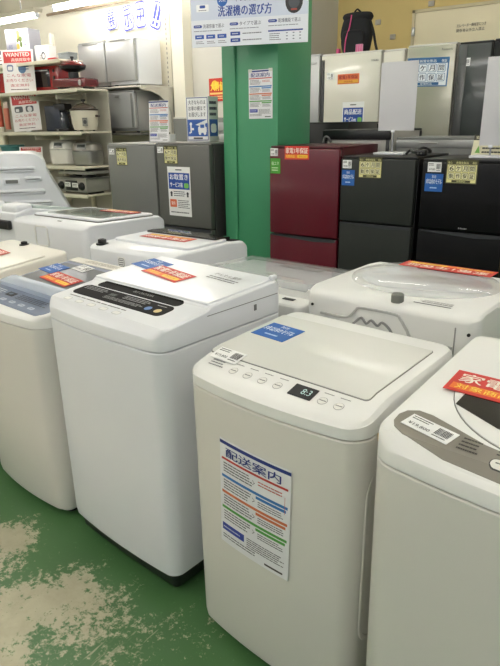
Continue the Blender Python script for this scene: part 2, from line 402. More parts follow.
# --- M1 : blue-grey top
w1, d1 = .56, .54
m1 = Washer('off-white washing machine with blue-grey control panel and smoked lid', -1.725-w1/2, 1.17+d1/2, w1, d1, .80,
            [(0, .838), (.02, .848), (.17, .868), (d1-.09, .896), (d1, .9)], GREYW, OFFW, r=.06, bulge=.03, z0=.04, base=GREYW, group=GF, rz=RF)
m1.plate('control_panel', rr_poly(.022, .012, w1-.022, .5, .035), .001, BLUEGREY, label='blue-grey control panel surround')
lid1 = m1.plate('lid', rr_poly(.055, .2, w1-.07, d1-.11, .012), .008, SMOKE, bev=.002, label='smoked dark lid')
m1.plate('lid_flap', rr_poly(.03, .125, w1-.05, .198, .018), .018, LIDBLUE, bev=.004, label='pale translucent front flap of the lid')
s = clear_sheet(.44, .09)
for k in range(6):
    b_ = clear_sheet(.04, .018); b_.rr(0, 0, 1, 1, (170,180,196), 0, .5); b_.lines(.2, .35, .8, .65, 1, (70,78,96)); m1.deco(b_, 'button', .078+.068*k, .031, off=.0015)
dsp = Sheet(.053, .027, (24,26,34)); dsp.text('88', .3, .25, .7, .75, (120,140,160)); m1.deco(dsp, 'display', .19, .07, off=.002)
s.lines(.0, .5, .25, .9, 3, (200,206,216)); s.lines(.48, .45, .98, .9, 4, (60,68,84))
m1.deco(s, 'control_print', .06, .022, off=.002)
m1.plate('rear_ledge', rr_poly(.01, d1-.068, w1-.01, d1-.012, .008), .004, CREAMW)
s = clear_sheet(.4, .03); s.lines(0, 0, 1, 1, 3, (150,145,130)); m1.deco(s, 'ledge_print', .12, d1-.055, off=.005)
m1.deco(sh_warranty(.22, .085), 'warranty_sticker', .15, .245, -.1, off=.0095); m1.deco(sh_model(.12, .09), 'year_sticker', .03, .31, -.1, off=.0095)
m1.deco(sh_price(.1, .06, 7), 'price_label', .17, .385, -.1, off=.0095)
# --- M0
w0 = .55
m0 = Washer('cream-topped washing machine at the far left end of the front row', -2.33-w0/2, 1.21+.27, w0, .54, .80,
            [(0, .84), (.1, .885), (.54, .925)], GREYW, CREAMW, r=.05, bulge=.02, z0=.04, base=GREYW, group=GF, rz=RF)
m0.plate('lid', rr_poly(.02, .1, w0-.02, .43, .03), .008, CREAMW, bev=.003)
m0.inlet(.2, .5); m0.deco(sh_warranty(.2, .08), 'warranty_sticker', .12, .3, -.1, off=.0095)
# ---------------- middle row, backs turned to the front row
GB = 'washing machines standing back to back behind the front row'
def rear_panel(W, x0=.05, z0=.12, z1=.72, t=.004):
    bm = bmesh.new(); box(bm, -W.w/2+x0, W.w/2-x0, W.d/2-.002, W.d/2+t, z0, z1, .003); return mesh('rear_panel', bm, BACKP, W.o)
# B5 : big one right, wavy moulding on its back
w5, d5 = .60, .56
b5 = Washer('large white washing machine seen from behind with round clear domed lid', -.715, 1.70+d5/2, w5, d5, .80,
            [(0, .91), (.04, .938), (.12, .945), (d5-.06, .945), (d5, .93)], WHITE, OFFW, r=.045, bulge=.02, rz=PI-.05, group=GB, z0=.05, bevel=.02)
rear_panel(b5, .06, .1, .77)
def strip_path(name, W, pts, wd, t, m, yoff=0):
    """raised moulding following a line on the rear face; pts are (x seen from behind, z)"""
    bm = bmesh.new(); Y = W.d/2
    P = [Vector((W.w/2-x, z)) for x, z in pts]; L = []; R = []
    for i, p in enumerate(P):
        d = (P[min(i+1, len(P)-1)]-P[max(i-1, 0)]).normalized(); n = Vector((-d.y, d.x))*wd/2
        L.append(p+n); R.append(p-n)
    rings = [[(l.x, Y-.003, l.y), (l.x, Y+t, l.y), (r.x, Y+t, r.y), (r.x, Y-.003, r.y)] for l, r in zip(L, R)]
    loft(bm, rings); return mesh(name, bm, m, W.o)
def smoothpts(P, n=5):
    out = []
    P = [Vector(p) for p in P]
    for i in range(len(P)-1):
        p0, p1, p2, p3 = P[max(i-1, 0)], P[i], P[i+1], P[min(i+2, len(P)-1)]
        for k in range(n):
            t = k/n; out.append(tuple(.5*((2*p1)+(p2-p0)*t+(2*p0-5*p1+4*p2-p3)*t*t+(3*p1-p0-3*p2+p3)*t**3)))
    out.append(tuple(P[-1])); return out
strip_path('hose_hook_moulding', b5, smoothpts([(.07, .862), (.155, .862), (.185, .872), (.205, .895), (.225, .905), (.34, .905), (.362, .892), (.385, .862), (.41, .838), (.53, .835)]), .007, .006, mat('moulding_pale', (186,186,184), .6))
strip_path('inner_hook_moulding', b5, smoothpts([(.08, .822), (.17, .826), (.2, .85), (.225, .872), (.245, .856), (.262, .87), (.285, .856), (.3, .87), (.325, .855), (.345, .83), (.38, .81), (.44, .805)]), .007, .005, mat('moulding_grey', (150,150,150), .6))
strip_path('corner_groove', b5, [(.535, .90), (.535, .80)], .004, .002, mat('moulding_grey'))
bx('drain_slot', (-w5/2+.03, -w5/2+.065, d5/2-.002, d5/2+.004, .74, .746), DSEAM, b5.o, .001)
for xx in (.035, .575): 
    bm = bmesh.new(); lathe(bm, ((.005, -.002), (.005, .003), (.003, .004)), n=12, M=Matrix.Translation((w5/2-xx, d5/2, .885)) @ Matrix.Rotation(-PI/2, 4, 'X')); mesh('screw', bm, DSEAM, b5.o)
bm = bmesh.new(); X, Y = b5.P(.27, d5-.035); lathe(bm, ((.02, -.01), (.02, .014), (.017, .018), (.01, .018)), (X, Y, .945), 24); mesh('water_inlet', bm, mat('grey_rubber', (120,122,116), .7), b5.o)
bm = bmesh.new()
NR = 9
rings = []
for k in range(NR):
    t = k/(NR-1)*PI/2; rr_ = math.cos(t); zz = math.sin(t)
    rings.append([(x, y, b5.H-.002+.042*zz) for x, y in circ(*b5.P(.3, .255), .262*max(rr_, .02), .225*max(rr_, .02), 48)])
loft(bm, rings); lidb = mesh('lid', bm, LIDGLASS, b5.o, ang=60); lidb['label'] = 'clear domed round lid'
b5.plate('drum_opening_cover', circ(.3, .25, .225, .185, 48), .004, PLW)
b5.plate('lid_handle', rr_poly(.17, .07, .40, .10, .012), .012, LIDDARK, label='dark handle at the front of the lid')
b5.deco(sh_warranty(.32, .085), 'warranty_sticker', .07, .19, .0, off=.048)
s = clear_sheet(.12, .035); s.rect(0, .85, 1, .95, INK); s.lines(0, .1, .9, .7, 3, (110,110,110)); b5.deco(s, 'caution_print', .1, d5-.075, off=.001)

# B4 : low machine with clear square lid
w6, d6 = .57, .52
b4 = Washer('lower white washing machine seen from behind with clear square lid and grey inset', -1.325, 1.745+d6/2, w6, d6, .79,
            [(0, .85), (.1, .885), (d6-.09, .895), (d6-.085, .862), (d6, .858)], WHITE, OFFW, r=.035, bulge=.02, rz=PI-.05, group=GB, z0=.05)
rear_panel(b4)
b4.plate('tub_cover', rr_poly(.02, .04, w6-.02, d6-.1, .02), .003, PLW)
b4.plate('lid', rr_poly(.012, .03, w6-.012, d6-.088, .025), .022, LIDGLASS, z0=.006, bev=.004, label='clear square lid')
b4.plate('dispenser_inset', rr_poly(.16, .1, .37, .15, .006), .005, mat('pale_grey_plastic', (176,180,180), .4), label='pale grey rectangular inset')
s = clear_sheet(.2, .02); s.lines(0, 0, 1, 1, 2, (90,90,92)); b4.deco(s, 'lid_print', .14, .3, off=.004)
s = Sheet(.05, .02, (60,62,64)); b4.deco(s, 'caution_label', .06, d6-.06, off=.002)
# B3
w7, d7 = .56, .56
b3 = Washer('white washing machine seen from behind with black-edged lid and small black inlet', -2.02, 1.81+d7/2, w7, d7, .81,
            [(0, .90), (.05, .935), (.16, .945), (d7-.05, .945), (d7, .935)], WHITE, PLW, r=.04, bulge=.02, rz=PI-.01, group=GB, z0=.05)
rear_panel(b3); b3.inlet(.5, d7-.05, r=.02, h=.022)
b3.plate('lid', rr_poly(.03, .13, w7-.03, .42, .03), .012, PLW, bev=.004)
b3.plate('control_panel', rr_poly(.03, .03, w7-.03, .12, .015), .004, GLOSSB, label='glossy black control panel')
b3.plate('lid_grip', rr_poly(.05, .09, w7-.05, .21, .01), .02, LIDDARK, label='black strip at the lid front')
b3.deco(sh_warranty(.3, .09), 'warranty_sticker', .14, .235, .0, off=.0135)
s = Sheet(.09, .045, (236,236,234)); s.lines(.08, .1, .9, .9, 4, (90,90,92)); s.put('rating_label', b3.o, M=Matrix.Translation((-.08, d7/2+.0005, .86)) @ Matrix.Rotation(PI, 4, 'Z') @ Matrix.Rotation(PI/2, 4, 'X'))
s = Sheet(.05, .05, (236,236,234)); s.rr(.1, .1, .9, .9, (150,150,150)); s.rr(.16, .16, .84, .84, (236,236,234), 2); s.lines(.2, .2, .8, .8, 3, (90,90,92), lv=3); s.put('caution_label', b3.o, M=Matrix.Translation((.06, d7/2+.0005, .86)) @ Matrix.Rotation(PI, 4, 'Z') @ Matrix.Rotation(PI/2, 4, 'X'))
# B2
w8, d8 = .64, .6
b2 = Washer('wide white washing machine seen from behind with raised square moulding and slanted glass lid', -2.80, 1.95+d8/2, w8, d8, .80,
            [(0, .95), (.05, .98), (.45, .992), (d8-.05, .992), (d8, .98)], WHITE, PLW, r=.035, bulge=.02, rz=PI+.0, group=GB, z0=.05)
rear_panel(b2)
strip_path('square_moulding', b2, [(.225, .87), (.225, .955), (.24, .965), (.32, .965), (.335, .955), (.335, .87), (.32, .86), (.24, .86), (.225, .87), (.225, .9)], .007, .005, OFFW)
b2.plate('lid_gap', rr_poly(.03, .06, w8-.03, .475, .025), .006, SEAM); b2.plate('lid', rr_poly(.034, .064, w8-.034, .471, .022), .014, PLW, bev=.003)  # first plate only paints the dark gap around the lid
b2.plate('lid_window', rr_poly(.08, .1, w8-.08, .42, .03), .0165, LIDGRN, label='tinted glass window of the lid')
b2.plate('drum_window', rr_poly(.17, .14, w8-.2, .36, .05), .0175, mat('grey_glass', (130,140,136), .1, coat=.6), label='darker grey centre of the glass')
b2.deco(sh_warranty(.26, .08), 'warranty_sticker', .1, .1, .05, off=.019)
s = Sheet(.03, .012, (40,40,40)); b2.deco(s, 'caution_label', .25, d8-.06, off=.002)
# B1
b1 = Washer('white washing machine seen from behind at left edge, lumpy hinge blocks on its lid', -3.50, 2.03+.3, .64, .6, .82,
            [(0, .9), (.14, .96), (.5, 1.02), (.6, 1.0)], WHITE, PLW, r=.035, bulge=.02, rz=PI+.0, group=GB, z0=.05)
rear_panel(b1)
for xx in (.02, .3):
    bm = bmesh.new(); X, Y = b1.P(xx, .47); box(bm, X, X+.16, Y, Y+.12, .95, 1.045, .02, 3); mesh('hinge_block', bm, PLW, b1.o)
b1.plate('lid', rr_poly(.03, .06, .61, .46, .03), .02, LIDGRN, bev=.005)
bm = bmesh.new(); box(bm, -.26, .2, .3, .33, .9, .955, .01); mesh('hose_grip', bm, BLACKP, b1.o)
# far-left drum washer, side on
dr = thing('drum_washing_machine', 'tall white drum washer standing side-on with long horizontal ribs pressed in its side', 'washing machine', (-4.46, 2.42, 0), .95)
bm = bmesh.new()
prof = [(-.62, .16), (.90, .16), (.90, .60), (.625, 1.17)]+[(.52+.1*math.cos(math.radians(a)), 1.20+.1*math.sin(math.radians(a))) for a in (10, 30, 50, 70, 90)]+[(-.62, 1.30)]
rings = []
for y, i in ((-.3, .012), (-.296, .004), (-.288, 0), (.29, 0), (.3, .01)):
    cx, cz = .0, .72
    rings.append([(cx+(x-cx)*(1-i/.5), y, cz+(z-cz)*(1-i/.5)) for x, z in prof])
loft(bm, rings); mesh('body', bm, WHITE, dr)
bx('plinth', (-.6, .8, -.29, .29, 0, .165), DARKP, dr)
for k, (x0, x1, z) in enumerate(((-.55, .55, 1.19), (-.55, .29, 1.105), (.46, .585, 1.12), (-.5, .60, 1.03), (-.5, .64, .95), (-.5, .66, .86))):
    bm = bmesh.new(); loft(bm, [[(a, -.299-t, b) for a, b in rr_poly(x0+i, z-.022+i, x1-i, z+.022-i, .02-i*.5)] for t, i in ((-.004, 0), (.006, .001), (.016, .012))]); mesh('pressed_rib', bm, WHITE, dr)
bx('side_handle', (.32, .43, -.312, -.296, 1.085, 1.13), PLW, dr, .004); bx('handle_slot', (.333, .417, -.3145, -.30, 1.095, 1.12), SEAM, dr, .002)
bm = bmesh.new(); lathe(bm, ((.2, -.01), (.2, .015), (.17, .03), (.0, .04)), n=40, M=Matrix.Translation((.735, 0, .76)) @ Matrix.Rotation(math.radians(75), 4, 'Y')); mesh('door', bm, PLW, dr)
# ---------------------------------------------------------------- refrigerators
def fridge(label, x0, x1, y, d, h, dm, cm, split=None, top_door=True, group=None, handle='groove', rz=0, z0=0, topm=None, bev=.008, feet=True, lip=None):
    w = x1-x0; o = thing('refrigerator', label, 'refrigerator', ((x0+x1)/2, y+d/2, z0), rz, group)
    fz = .02 if feet else 0
    bx('cabinet', (-w/2, w/2, -d/2+.055, d/2, fz, h-.012), cm, o, .004)
    bx('top_panel', (-w/2, w/2, -d/2+.02, d/2, h-.014, h), topm or cm, o, .003)
    zs = [fz+.03, h-.016] if not split else [fz+.03, split-.004, split+.004, h-.016]
    for a, b in zip(zs[::2], zs[1::2]):
        dd = bx('door', (-w/2+.001, w/2-.001, -d/2, -d/2+.048, a, b), dm, o, bev, 3)
        if handle == 'bar' : bx('handle', (w/2-.06, w/2-.045, -d/2-.03, -d/2+.002, b-.4 if b-a > .6 else a+.05, b-.06), CHROME, dd, .004)
    if split and handle == 'groove':
        bm = bmesh.new()
        loft(bm, [[(a, yy, z) for a, z in ((-w/2+.01, split-.004), (w/2-.012, split-.004), (w/2-.012, split-.022), (w*.18, split-.03), (-w*.2, split-.018), (-w/2+.01, split-.010))] for yy in (-d/2-.004, -d/2+.01)])
        mesh('grip', bm, DARKP if handle == 'groove' else dm, o)
    if feet:
        for sx in (-1, 1):
            bm = bmesh.new(); lathe(bm, ((.02, 0), (.02, .022)), (sx*(w/2-.05), -d/2+.09, 0), 16); mesh('foot', bm, BLACKP, o)
    return o
def fput(o, sheet, name, x, z, w, d, off=.0008, label=None, rot=0):
    """x,z: lower left in world metres measured on the front"""
    return sheet.put(name, o, M=front(x-o.location.x, -d/2-off, z-o.location.z, roll=rot), label=label)
STEELD = mat('steel_grey_door', (104,104,99), .36, metal=.25, var=.02, coat=.1)
STEELB = mat('dark_cabinet_paint', (64,64,62), .5, var=.02)
STEELL = mat('grey_cabinet_paint', (120,121,118), .42, var=.02)
DKD = mat('charcoal_door', (46,49,46), .4, var=.02, spec=.3)
BKD = mat('black_door', (12,12,14), .25, var=.02, spec=.3)
REDD = mat('wine_red_door', (98,18,34), .26, coat=.5, var=.03); REDB = mat('wine_red_paint', (74,16,28), .4, var=.02)
SILV = mat('silver_door', (178,179,178), .3, metal=.35, var=.02)
SILVG = mat('silver_grey_door', (172,173,172), .34, metal=.3, var=.02)
CRD = mat('champagne_door', (222,218,205), .22, coat=.5, var=.02); CRB = mat('champagne_cabinet', (206,203,196), .4, var=.02)
OLV = mat('champagne_grey_door', (172,170,154), .24, metal=.2, coat=.4, var=.02)
GROW = 'refrigerators in the row behind the washing machines'
d_ = .56
f = fridge('grey refrigerator left of the row with a bare side-by-side gap, only a small yellow warranty card', -4.04, -3.49, 3.5, .55, 1.345, STEELL, STEELL, .72, group=GROW, topm=SILVG)
fput(f, sh_price(.06, .045, 11), 'price_label', -4.015, 1.255, .55, .55); fput(f, sh_six(.125, .14), 'warranty_card', -3.93, 1.17, .55, .55)
f['label'] = 'mid-grey refrigerator left of the dark grey one, yellow warranty card on its door'
f = fridge('dark steel-grey refrigerator with service sheet, right against the green pillar', -3.47, -2.93, 3.5, .55, 1.352, STEELD, STEELB, .716, group=GROW, topm=STEELL)
fput(f, sh_price(.06, .045, 12), 'price_label', -3.455, 1.275, .55, .55); fput(f, sh_six(.14, .135), 'warranty_card', -3.385, 1.195, .55, .55)
fput(f, sh_service('お取置き', 'サービス有', .235, .375), 'service_sheet', -3.36, .80, .55, .55, label='white sheet with blue block about keeping goods on hold')
f = fridge('wine-red refrigerator', -2.395, -1.86, 3.5, .57, 1.335, REDD, REDB, .745, group=GROW, topm=REDB)
f['label'] = 'wine-red refrigerator with glossy door beside the green pillar'
fput(f, sh_price(.06, .05, 13), 'price_label', -2.385, 1.27, .5, .57); fput(f, sh_warranty(.19, .085), 'warranty_sticker', -2.27, 1.25, .5, .57)
s = Sheet(.08, .1, (76,160,50)); s.text('省エネ', .12, .55, .88, .8, (235,250,220)); s.lines(.15, .15, .85, .45, 2, (220,240,200)); fput(f, s, 'energy_sticker', -2.385, 1.155, .5, .57)
f = fridge('charcoal two-door refrigerator between the wine-red and the black one', -1.845, -1.355, 3.5, .57, 1.28, DKD, BLACKP, .872, group=GROW)
fput(f, sh_price(.062, .05, 14), 'price_label', -1.832, 1.205, .5, .57); fput(f, sh_model(.088, .095), 'year_sticker', -1.835, 1.10, .5, .57); fput(f, sh_six(.155, .125), 'warranty_card', -1.72, 1.15, .5, .57)
f = fridge('black two-door refrigerator at the right end of the row', -1.315, -.82, 3.5, .57, 1.272, BKD, BLACKP, .868, group=GROW)
fput(f, sh_price(.08, .055, 15), 'price_label', -1.28, 1.20, .5, .57); fput(f, sh_model(.105, .1), 'year_sticker', -1.29, 1.09, .5, .57); fput(f, sh_six(.175, .13), 'warranty_card', -1.17, 1.14, .5, .57)
s = clear_sheet(.05, .01); s.text('Haier', 0, 0, 1, 1, (190,190,190)); fput(f, s, 'maker_name', -1.07, .885, .5, .57)
# second row, turned away
GR2 = 'refrigerators of the second row, backs turned'
f = fridge('black-topped refrigerator with pale back turned to the front, behind the wine-red one', -2.335, -1.80, 4.14, .6, 1.43, BLACKP, mat('pale_back_panel', (190,188,180), .5), None, group=GR2, rz=PI, topm=BLACKP)
bx('rear_rail', (-.27, .27, .29, .318, 1.36, 1.428), BLACKP, f, .006)
for xx in (-.26, .235): bx('rear_post', (xx, xx+.025, .29, .306, .1, 1.37), BLACKP, f, .004)
tube('rear_hose', [(.2, .31, 1.34), (.22, .33, 1.38), (.25, .33, 1.36), (.26, .31, 1.25)], .008, SEAM, f)
f = fridge('tall black box-like refrigerator behind, its top level with the eye, beside the green pillar', -2.79, -2.345, 4.55, .6, 1.485, BKD, BLACKP, None, group=GR2, rz=PI)
f['label'] = 'plain black refrigerator back right of the green pillar, behind the black-topped pale one'
f = fridge('grey-topped refrigerator', -1.755, -1.2, 4.14, .6, 1.375, SILVG, STEELL, None, group=GR2, rz=PI, topm=mat('grey_top_sheet', (128,129,127), .4))
f['label'] = 'grey-topped refrigerator behind the charcoal and black ones, dark trim at its corner'
bx('rear_rail', (-.277, .277, .292, .31, 1.31, 1.36), SILVG, f, .006); bx('rear_grip', (-.02, .1, .305, .32, 1.333, 1.345), CHROME, f, .004)
f = fridge('black refrigerator', -1.185, -.62, 4.14, .6, 1.36, BKD, BLACKP, None, group=GR2, rz=PI); f['label'] = 'black refrigerator of the second row behind the blank sign at right'
# tall back row
GT = 'tall refrigerators of the back row'
f = fridge('tall silver refrigerator', -3.40, -3.055, 5.3, .6, 2.09, SILV, SILV, 1.2, group=GT); f['label'] = 'tall silver refrigerator just right of the green pillar, back row'
bx('badge', (.04, .14, -.304, -.299, 2.0, 2.02), CHROME, f, .002)
f = fridge('tall cream', -3.035, -2.44, 5.3, .65, 2.08, CRD, CRB, 1.25, group=GT); f['label'] = 'tall cream refrigerator under the backpack, orange and blue stickers on its door'
bx('hinge_side_trim', (-.296, -.262, -.329, -.3, .2, 2.03), BLACKP, f, .003)
fput(f, sh_price(.07, .06, 21), 'price_label', -2.975, 1.86, .6, .65); s = Sheet(.22, .085, (222,110,60)); s.text('家電1年保証', .06, .5, .94, .88, (150,30,30), bold=.03); s.rect(.04, .1, .96, .4, (240,180,60)); s.text('対象商品', .3, .14, .7, .36, (190,60,30)); fput(f, s, 'warranty_sticker', -2.86, 1.815, .6, .65)
fput(f, sh_service('商品配送', 'サービスetc', .22, .42), 'service_sheet', -2.80, 1.24, .6, .65, label='white sheet with blue block about delivery service')
s = clear_sheet(.07, .015); s.text('TOSHIBA', 0, 0, 1, 1, (70,70,72)); fput(f, s, 'maker_name', -2.53, 1.99, .6, .65)
f = fridge('tall cream 2', -2.415, -2.225, 5.3, .65, 2.075, CRD, CRB, 1.3, group=GT); f['label'] = 'narrow pale refrigerator partly behind the left blank sign, back row'
f = fridge('olive', -2.2, -1.785, 5.3, .65, 2.09, OLV, CRB, .7, group=GT); f['label'] = 'tall champagne-grey refrigerator with large blue warranty sheet, back row'
fput(f, sh_six(.36, .225, True), 'warranty_sheet', -2.235+.04, 1.765, .5, .65, rot=-.03); s = clear_sheet(.09, .018); s.text('Panasonic', 0, 0, 1, 1, (50,50,52)); fput(f, s, 'maker_name', -1.9, 2.03, .5, .65)
f = fridge('tall black', -1.76, -1.5, 5.3, .65, 2.08, mat('dark_green_black_door', (44,50,48), .3, coat=.3), BLACKP, .7, group=GT); f['label'] = 'tall narrow dark refrigerator right of the champagne-grey one'
bx('edge_trim', (-.128, -.06, -.328, -.322, .72, 2.06), mat('graphite_trim', (82,82,82), .3, metal=.4), f, .002); fput(f, sh_price(.09, .06, 24), 'price_label', -1.75, 1.9, .3, .65)
f = fridge('tall black b', -1.485, -1.0, 5.3, .65, 2.085, BKD, BLACKP, .7, group=GT); f['label'] = 'tall black refrigerator at the right edge of the picture, back row'
# ---------------------------------------------------------------- left shelving and what stands on it
SHW = mat('shelf_paint', (214,208,188), .45, var=.02); SHB = mat('shelf_back_paint', (176,172,158), .6, var=.02)
sh = thing('shelving_unit', 'long cream metal shelving unit against the left wall with small appliances', 'shelf', (-6.1, 4.62, 0))
for z in (.43, .755, 1.06, 1.43, 1.865):
    bx('shelf_board', (-1.5, .63, -.22, .2, z-.022, z-.002), SHW, sh, .002); bx('shelf_lip', (-1.5, .63, -.226, -.215, z-.038, z), SHW, sh, .002)
bx('shelf_board', (-1.5, .26, -.12, .2, 2.16, 2.18), SHW, sh, .002); bx('shelf_lip', (-1.5, .26, -.126, -.115, 2.145, 2.182), SHW, sh, .002)
bx('back_panel', (-1.5, .6, .222, .236, .1, 1.86), SHB, sh, .002)
for xx, zt in ((-1.48, 2.2), (-.28, 2.5), (.19, 1.9)): bx('upright', (xx, xx+.045, .18, .22, 0, zt), SHW, sh, .002)
for xx in (-.27, .2):
    for z in (.73, 1.03, 1.39, 1.82): bx('bracket', (xx, xx+.012, -.18, .19, z-.05, z), SHW, sh, .002)
REDK = mat('red_appliance', (150,22,26), .2, coat=.5, var=.02)
ZT, ZM, ZL, ZB = 1.866, 1.431, 1.061, .756
t = thing('toaster_oven', 'red toaster oven with glass door on the shelf behind the poster stand', 'toaster oven', (-6.36, 4.75, ZT), .2)
bx('body', (-.28, .28, -.15, .15, .015, .25), REDK, t, .015, 3); t.scale = (.72, .6, 1.12); bx('glass_door', (-.25, .1, -.158, -.145, .05, .22), mat('dark_glass', (34,22,22), .08, coat=.5), t, .004)
bx('door_handle', (-.22, .08, -.178, -.158, .2, .213), CHROME, t, .003); bx('control_strip', (.12, .26, -.156, -.146, .03, .235), REDK, t, .003)
for k in range(3):
    bm = bmesh.new(); lathe(bm, ((.018, 0), (.018, .012), (.014, .02)), n=16, M=Matrix.Translation((.19, -.155, .07+.065*k)) @ Matrix.Rotation(PI/2, 4, 'X')); mesh('knob', bm, BLACKP, t)
for sx in (-.24, .24): bx('foot', (sx-.02, sx+.02, -.12, .12, 0, .018), BLACKP, t, .003)
t = thing('toaster', 'dark red toaster at the left end of the shelf with the red appliances', 'toaster', (-7.12, 4.66, ZT), .3)
bx('body', (-.14, .14, -.13, .13, .01, .24), REDK, t, .03, 4); bx('slot', (-.1, .1, -.03, .03, .235, .243), BLACKP, t, .003); bx('lever', (-.02, .02, -.15, -.128, .15, .17), BLACKP, t, .003)
t = thing('griddle', 'dark red electric griddle with shallow tray on the top shelf board', 'hotplate', (-5.78, 4.64, ZT), .2); t.scale = (.8, .8, 1.3)
bx('tray', (-.28, .28, -.15, .15, .02, .085), mat('dark_red_enamel', (92,20,24), .25, coat=.4), t, .012, 3); bx('plate', (-.25, .25, -.13, .13, .08, .09), BLACKP, t, .004)
bm = bmesh.new(); lathe(bm, ((.022, 0), (.022, .015), (.016, .022)), n=18, M=Matrix.Translation((.2, -.15, .05)) @ Matrix.Rotation(PI/2, 4, 'X')); mesh('knob', bm, CHROME, t)
for sx in (-.22, .22): bx('foot', (sx-.02, sx+.02, -.1, .1, 0, .022), BLACKP, t, .003)
t = thing('cooking_pot', 'maroon lidded pot with a knob, standing on the griddle', 'pot', (-5.80, 4.64, ZT+.12)); t.scale = (.86, .86, 1)
bm = bmesh.new(); lathe(bm, ((.06, 0), (.065, .02), (.06, .06), (.15, .09), (.165, .12), (.16, .125))); mesh('bowl', bm, BLACKP, t)
bm = bmesh.new(); lathe(bm, ((.168, .122), (.17, .135), (.14, .16), (.08, .178), (.02, .184))); lid = mesh('lid', bm, mat('maroon_enamel', (96,26,28), .2, coat=.5), t)
bm = bmesh.new(); lathe(bm, ((.012, .18), (.012, .2), (.024, .205), (.022, .22), (.01, .225)), n=18); mesh('lid_knob', bm, BLACKP, lid)
for sx in (-1, 1): bx('handle', (min(sx*.16, sx*.2), max(sx*.16, sx*.2), -.03, .03, .1, .115), BLACKP, t, .005)
# top boxes
t = thing('appliance_box', 'grey and white product box with food picture on the top shelf', 'box', (-6.70, 4.68, 2.182), .25); t.scale = (.66, 1, 1.1)
bx('carton', (-.26, .26, -.1, .1, 0, .34), mat('grey_carton', (150,150,158), .6), t, .003)
s = Sheet(.27, .335, (226,224,226)); rnd = random.Random(5)
for k in range(18): s.disc(.1+rnd.random()*.28, .1+rnd.random()*.85, .016+rnd.random()*.02, random.choice([(196,160,70), (120,40,40), (90,110,50), (200,120,90), (230,210,190)]), 1+k % 4, 10)
s.lines(.6, .5, .85, .8, 3, (120,110,150)); s.put('printed_face', t, M=front(-.02, -.1008, .002))
s = clear_sheet(.1, .1); s.text('IRIS', 0, .5, .8, .9, (90,90,130)); s.lines(0, .1, .9, .35, 2, (110,110,130)); s.put('carton_print', t, M=front(-.2, -.1012, .1))
t = thing('appliance_box', 'small white box with a kettle picture next to the poster stand, top shelf', 'box', (-6.36, 4.72, 2.182), .3); t.scale = (.6, .7, .9)
bx('carton', (-.15, .16, -.1, .1, 0, .2), mat('white_carton', (228,228,226), .6), t, .003)
s = clear_sheet(.15, .15); s.disc(.6, .4, .045, (40,46,60), 1); s.disc(.62, .38, .03, (220,220,220), 2); s.lines(.0, .1, .4, .5, 3, (120,120,120)); s.put('carton_print', t, M=front(-.06, -.1008, .02))
t = thing('appliance_box', 'small dark and white box at the left end of the top shelf', 'box', (-7.06, 4.68, 2.182)); t.scale = (.8, .8, 1); bx('carton', (-.13, .13, -.1, .1, 0, .17), mat('dark_carton', (76,76,84), .6), t, .003)
s = Sheet(.2, .1, (230,230,230)); s.lines(.1, .2, .9, .8, 2, (150,60,60)); s.put('printed_face', t, M=front(-.1, -.1008, .03))
t = thing('storage_tin', 'small grey box at the right end of the top shelf', 'box', (-5.96, 4.72, 2.182)); t.scale = (.8, .8, 1); bx('body', (-.12, .1, -.08, .08, 0, .075), mat('grey_tin', (140,146,146), .5), t, .006); bx('lid', (-.125, .105, -.085, .085, .06, .08), mat('grey_tin'), t, .004)
t = thing('folded_cloth', 'red folded cloth lying on the top shelf', 'cloth', (-6.14, 4.66, 2.182)); bx('fold', (-.07, .07, -.05, .05, 0, .02), mat('red_cloth', (176,40,44), .9), t, .008); bx('fold', (-.06, .075, -.045, .05, .02, .034), mat('red_cloth'), t, .006)
# poster stands
def wanted(label, x, y, z, w, h, lean, seed, roll=0, rz=.45):
    t = thing('poster_stand', label, 'sign', (x, y, z), rz, 'wanted poster stands on the shelves')
    s = Sheet(w, h, (236,232,230), .003)
    s.rect(.06, .7, .94, .96, (198,60,60)); s.text('WANTED', .12, .845, .88, .935, (250,235,230), bold=.03); s.text('高価買取中', .3, .73, .9, .81, (250,225,215), bold=.02)
    if seed != 2:
        s.rr(.14, .5, .34, .66, (120,130,160), 2); s.rr(.17, .53, .31, .62, (236,232,230), 3); s.disc(.62, .56, .05*w/.4, (96,130,170), 2); s.lines(.5, .52, .86, .64, 2, (80,100,140), lv=3)
    else:
        s.rr(.12, .5, .42, .66, (90,92,96), 2); s.rr(.16, .52, .28, .6, (220,220,220), 3); s.rr(.52, .5, .8, .66, (90,92,96), 2); s.disc(.66, .57, .03, (220,220,220), 3)
    s.text('こんな家電', .12, .37, .88, .45, (190,80,90), bold=.01); s.text('お売りください', .08, .25, .92, .33, (190,80,90), bold=.01)
    s.text('査定無料', .2, .14, .8, .21, (190,80,90), bold=.01); s.lines(.2, .05, .8, .1, 1, (110,90,90))
    s.put('poster', t, M=Matrix.Translation((-w/2, 0, 0)) @ Matrix.Rotation(PI/2-lean, 4, 'X') @ Matrix.Rotation(roll, 4, 'Z'))
    bm = bmesh.new(); loft(bm, [[(x0, .004+.0, .0), (x0, h*math.sin(lean)+.003, h*.98), (x0, h*math.sin(lean)+.006, h*.98), (x0, .16, 0), (x0, .155, 0)] for x0 in (-.03, .03)]); mesh('easel_back', bm, mat('white_card', (226,226,224), .7), t)
wanted('white and red WANTED poster on the top board, in front of the red toaster oven', -6.60, 4.49, ZT, .40, .46, .06, 1)
wanted('white and red WANTED poster leaning left of the dark coffee maker', -6.55, 4.49, ZM, .36, .42, .08, 2, .06)
wanted('low WANTED poster left of the white rice cooker, half hidden by the drum washer', -6.55, 4.48, ZL, .30, .2, .12, 3)
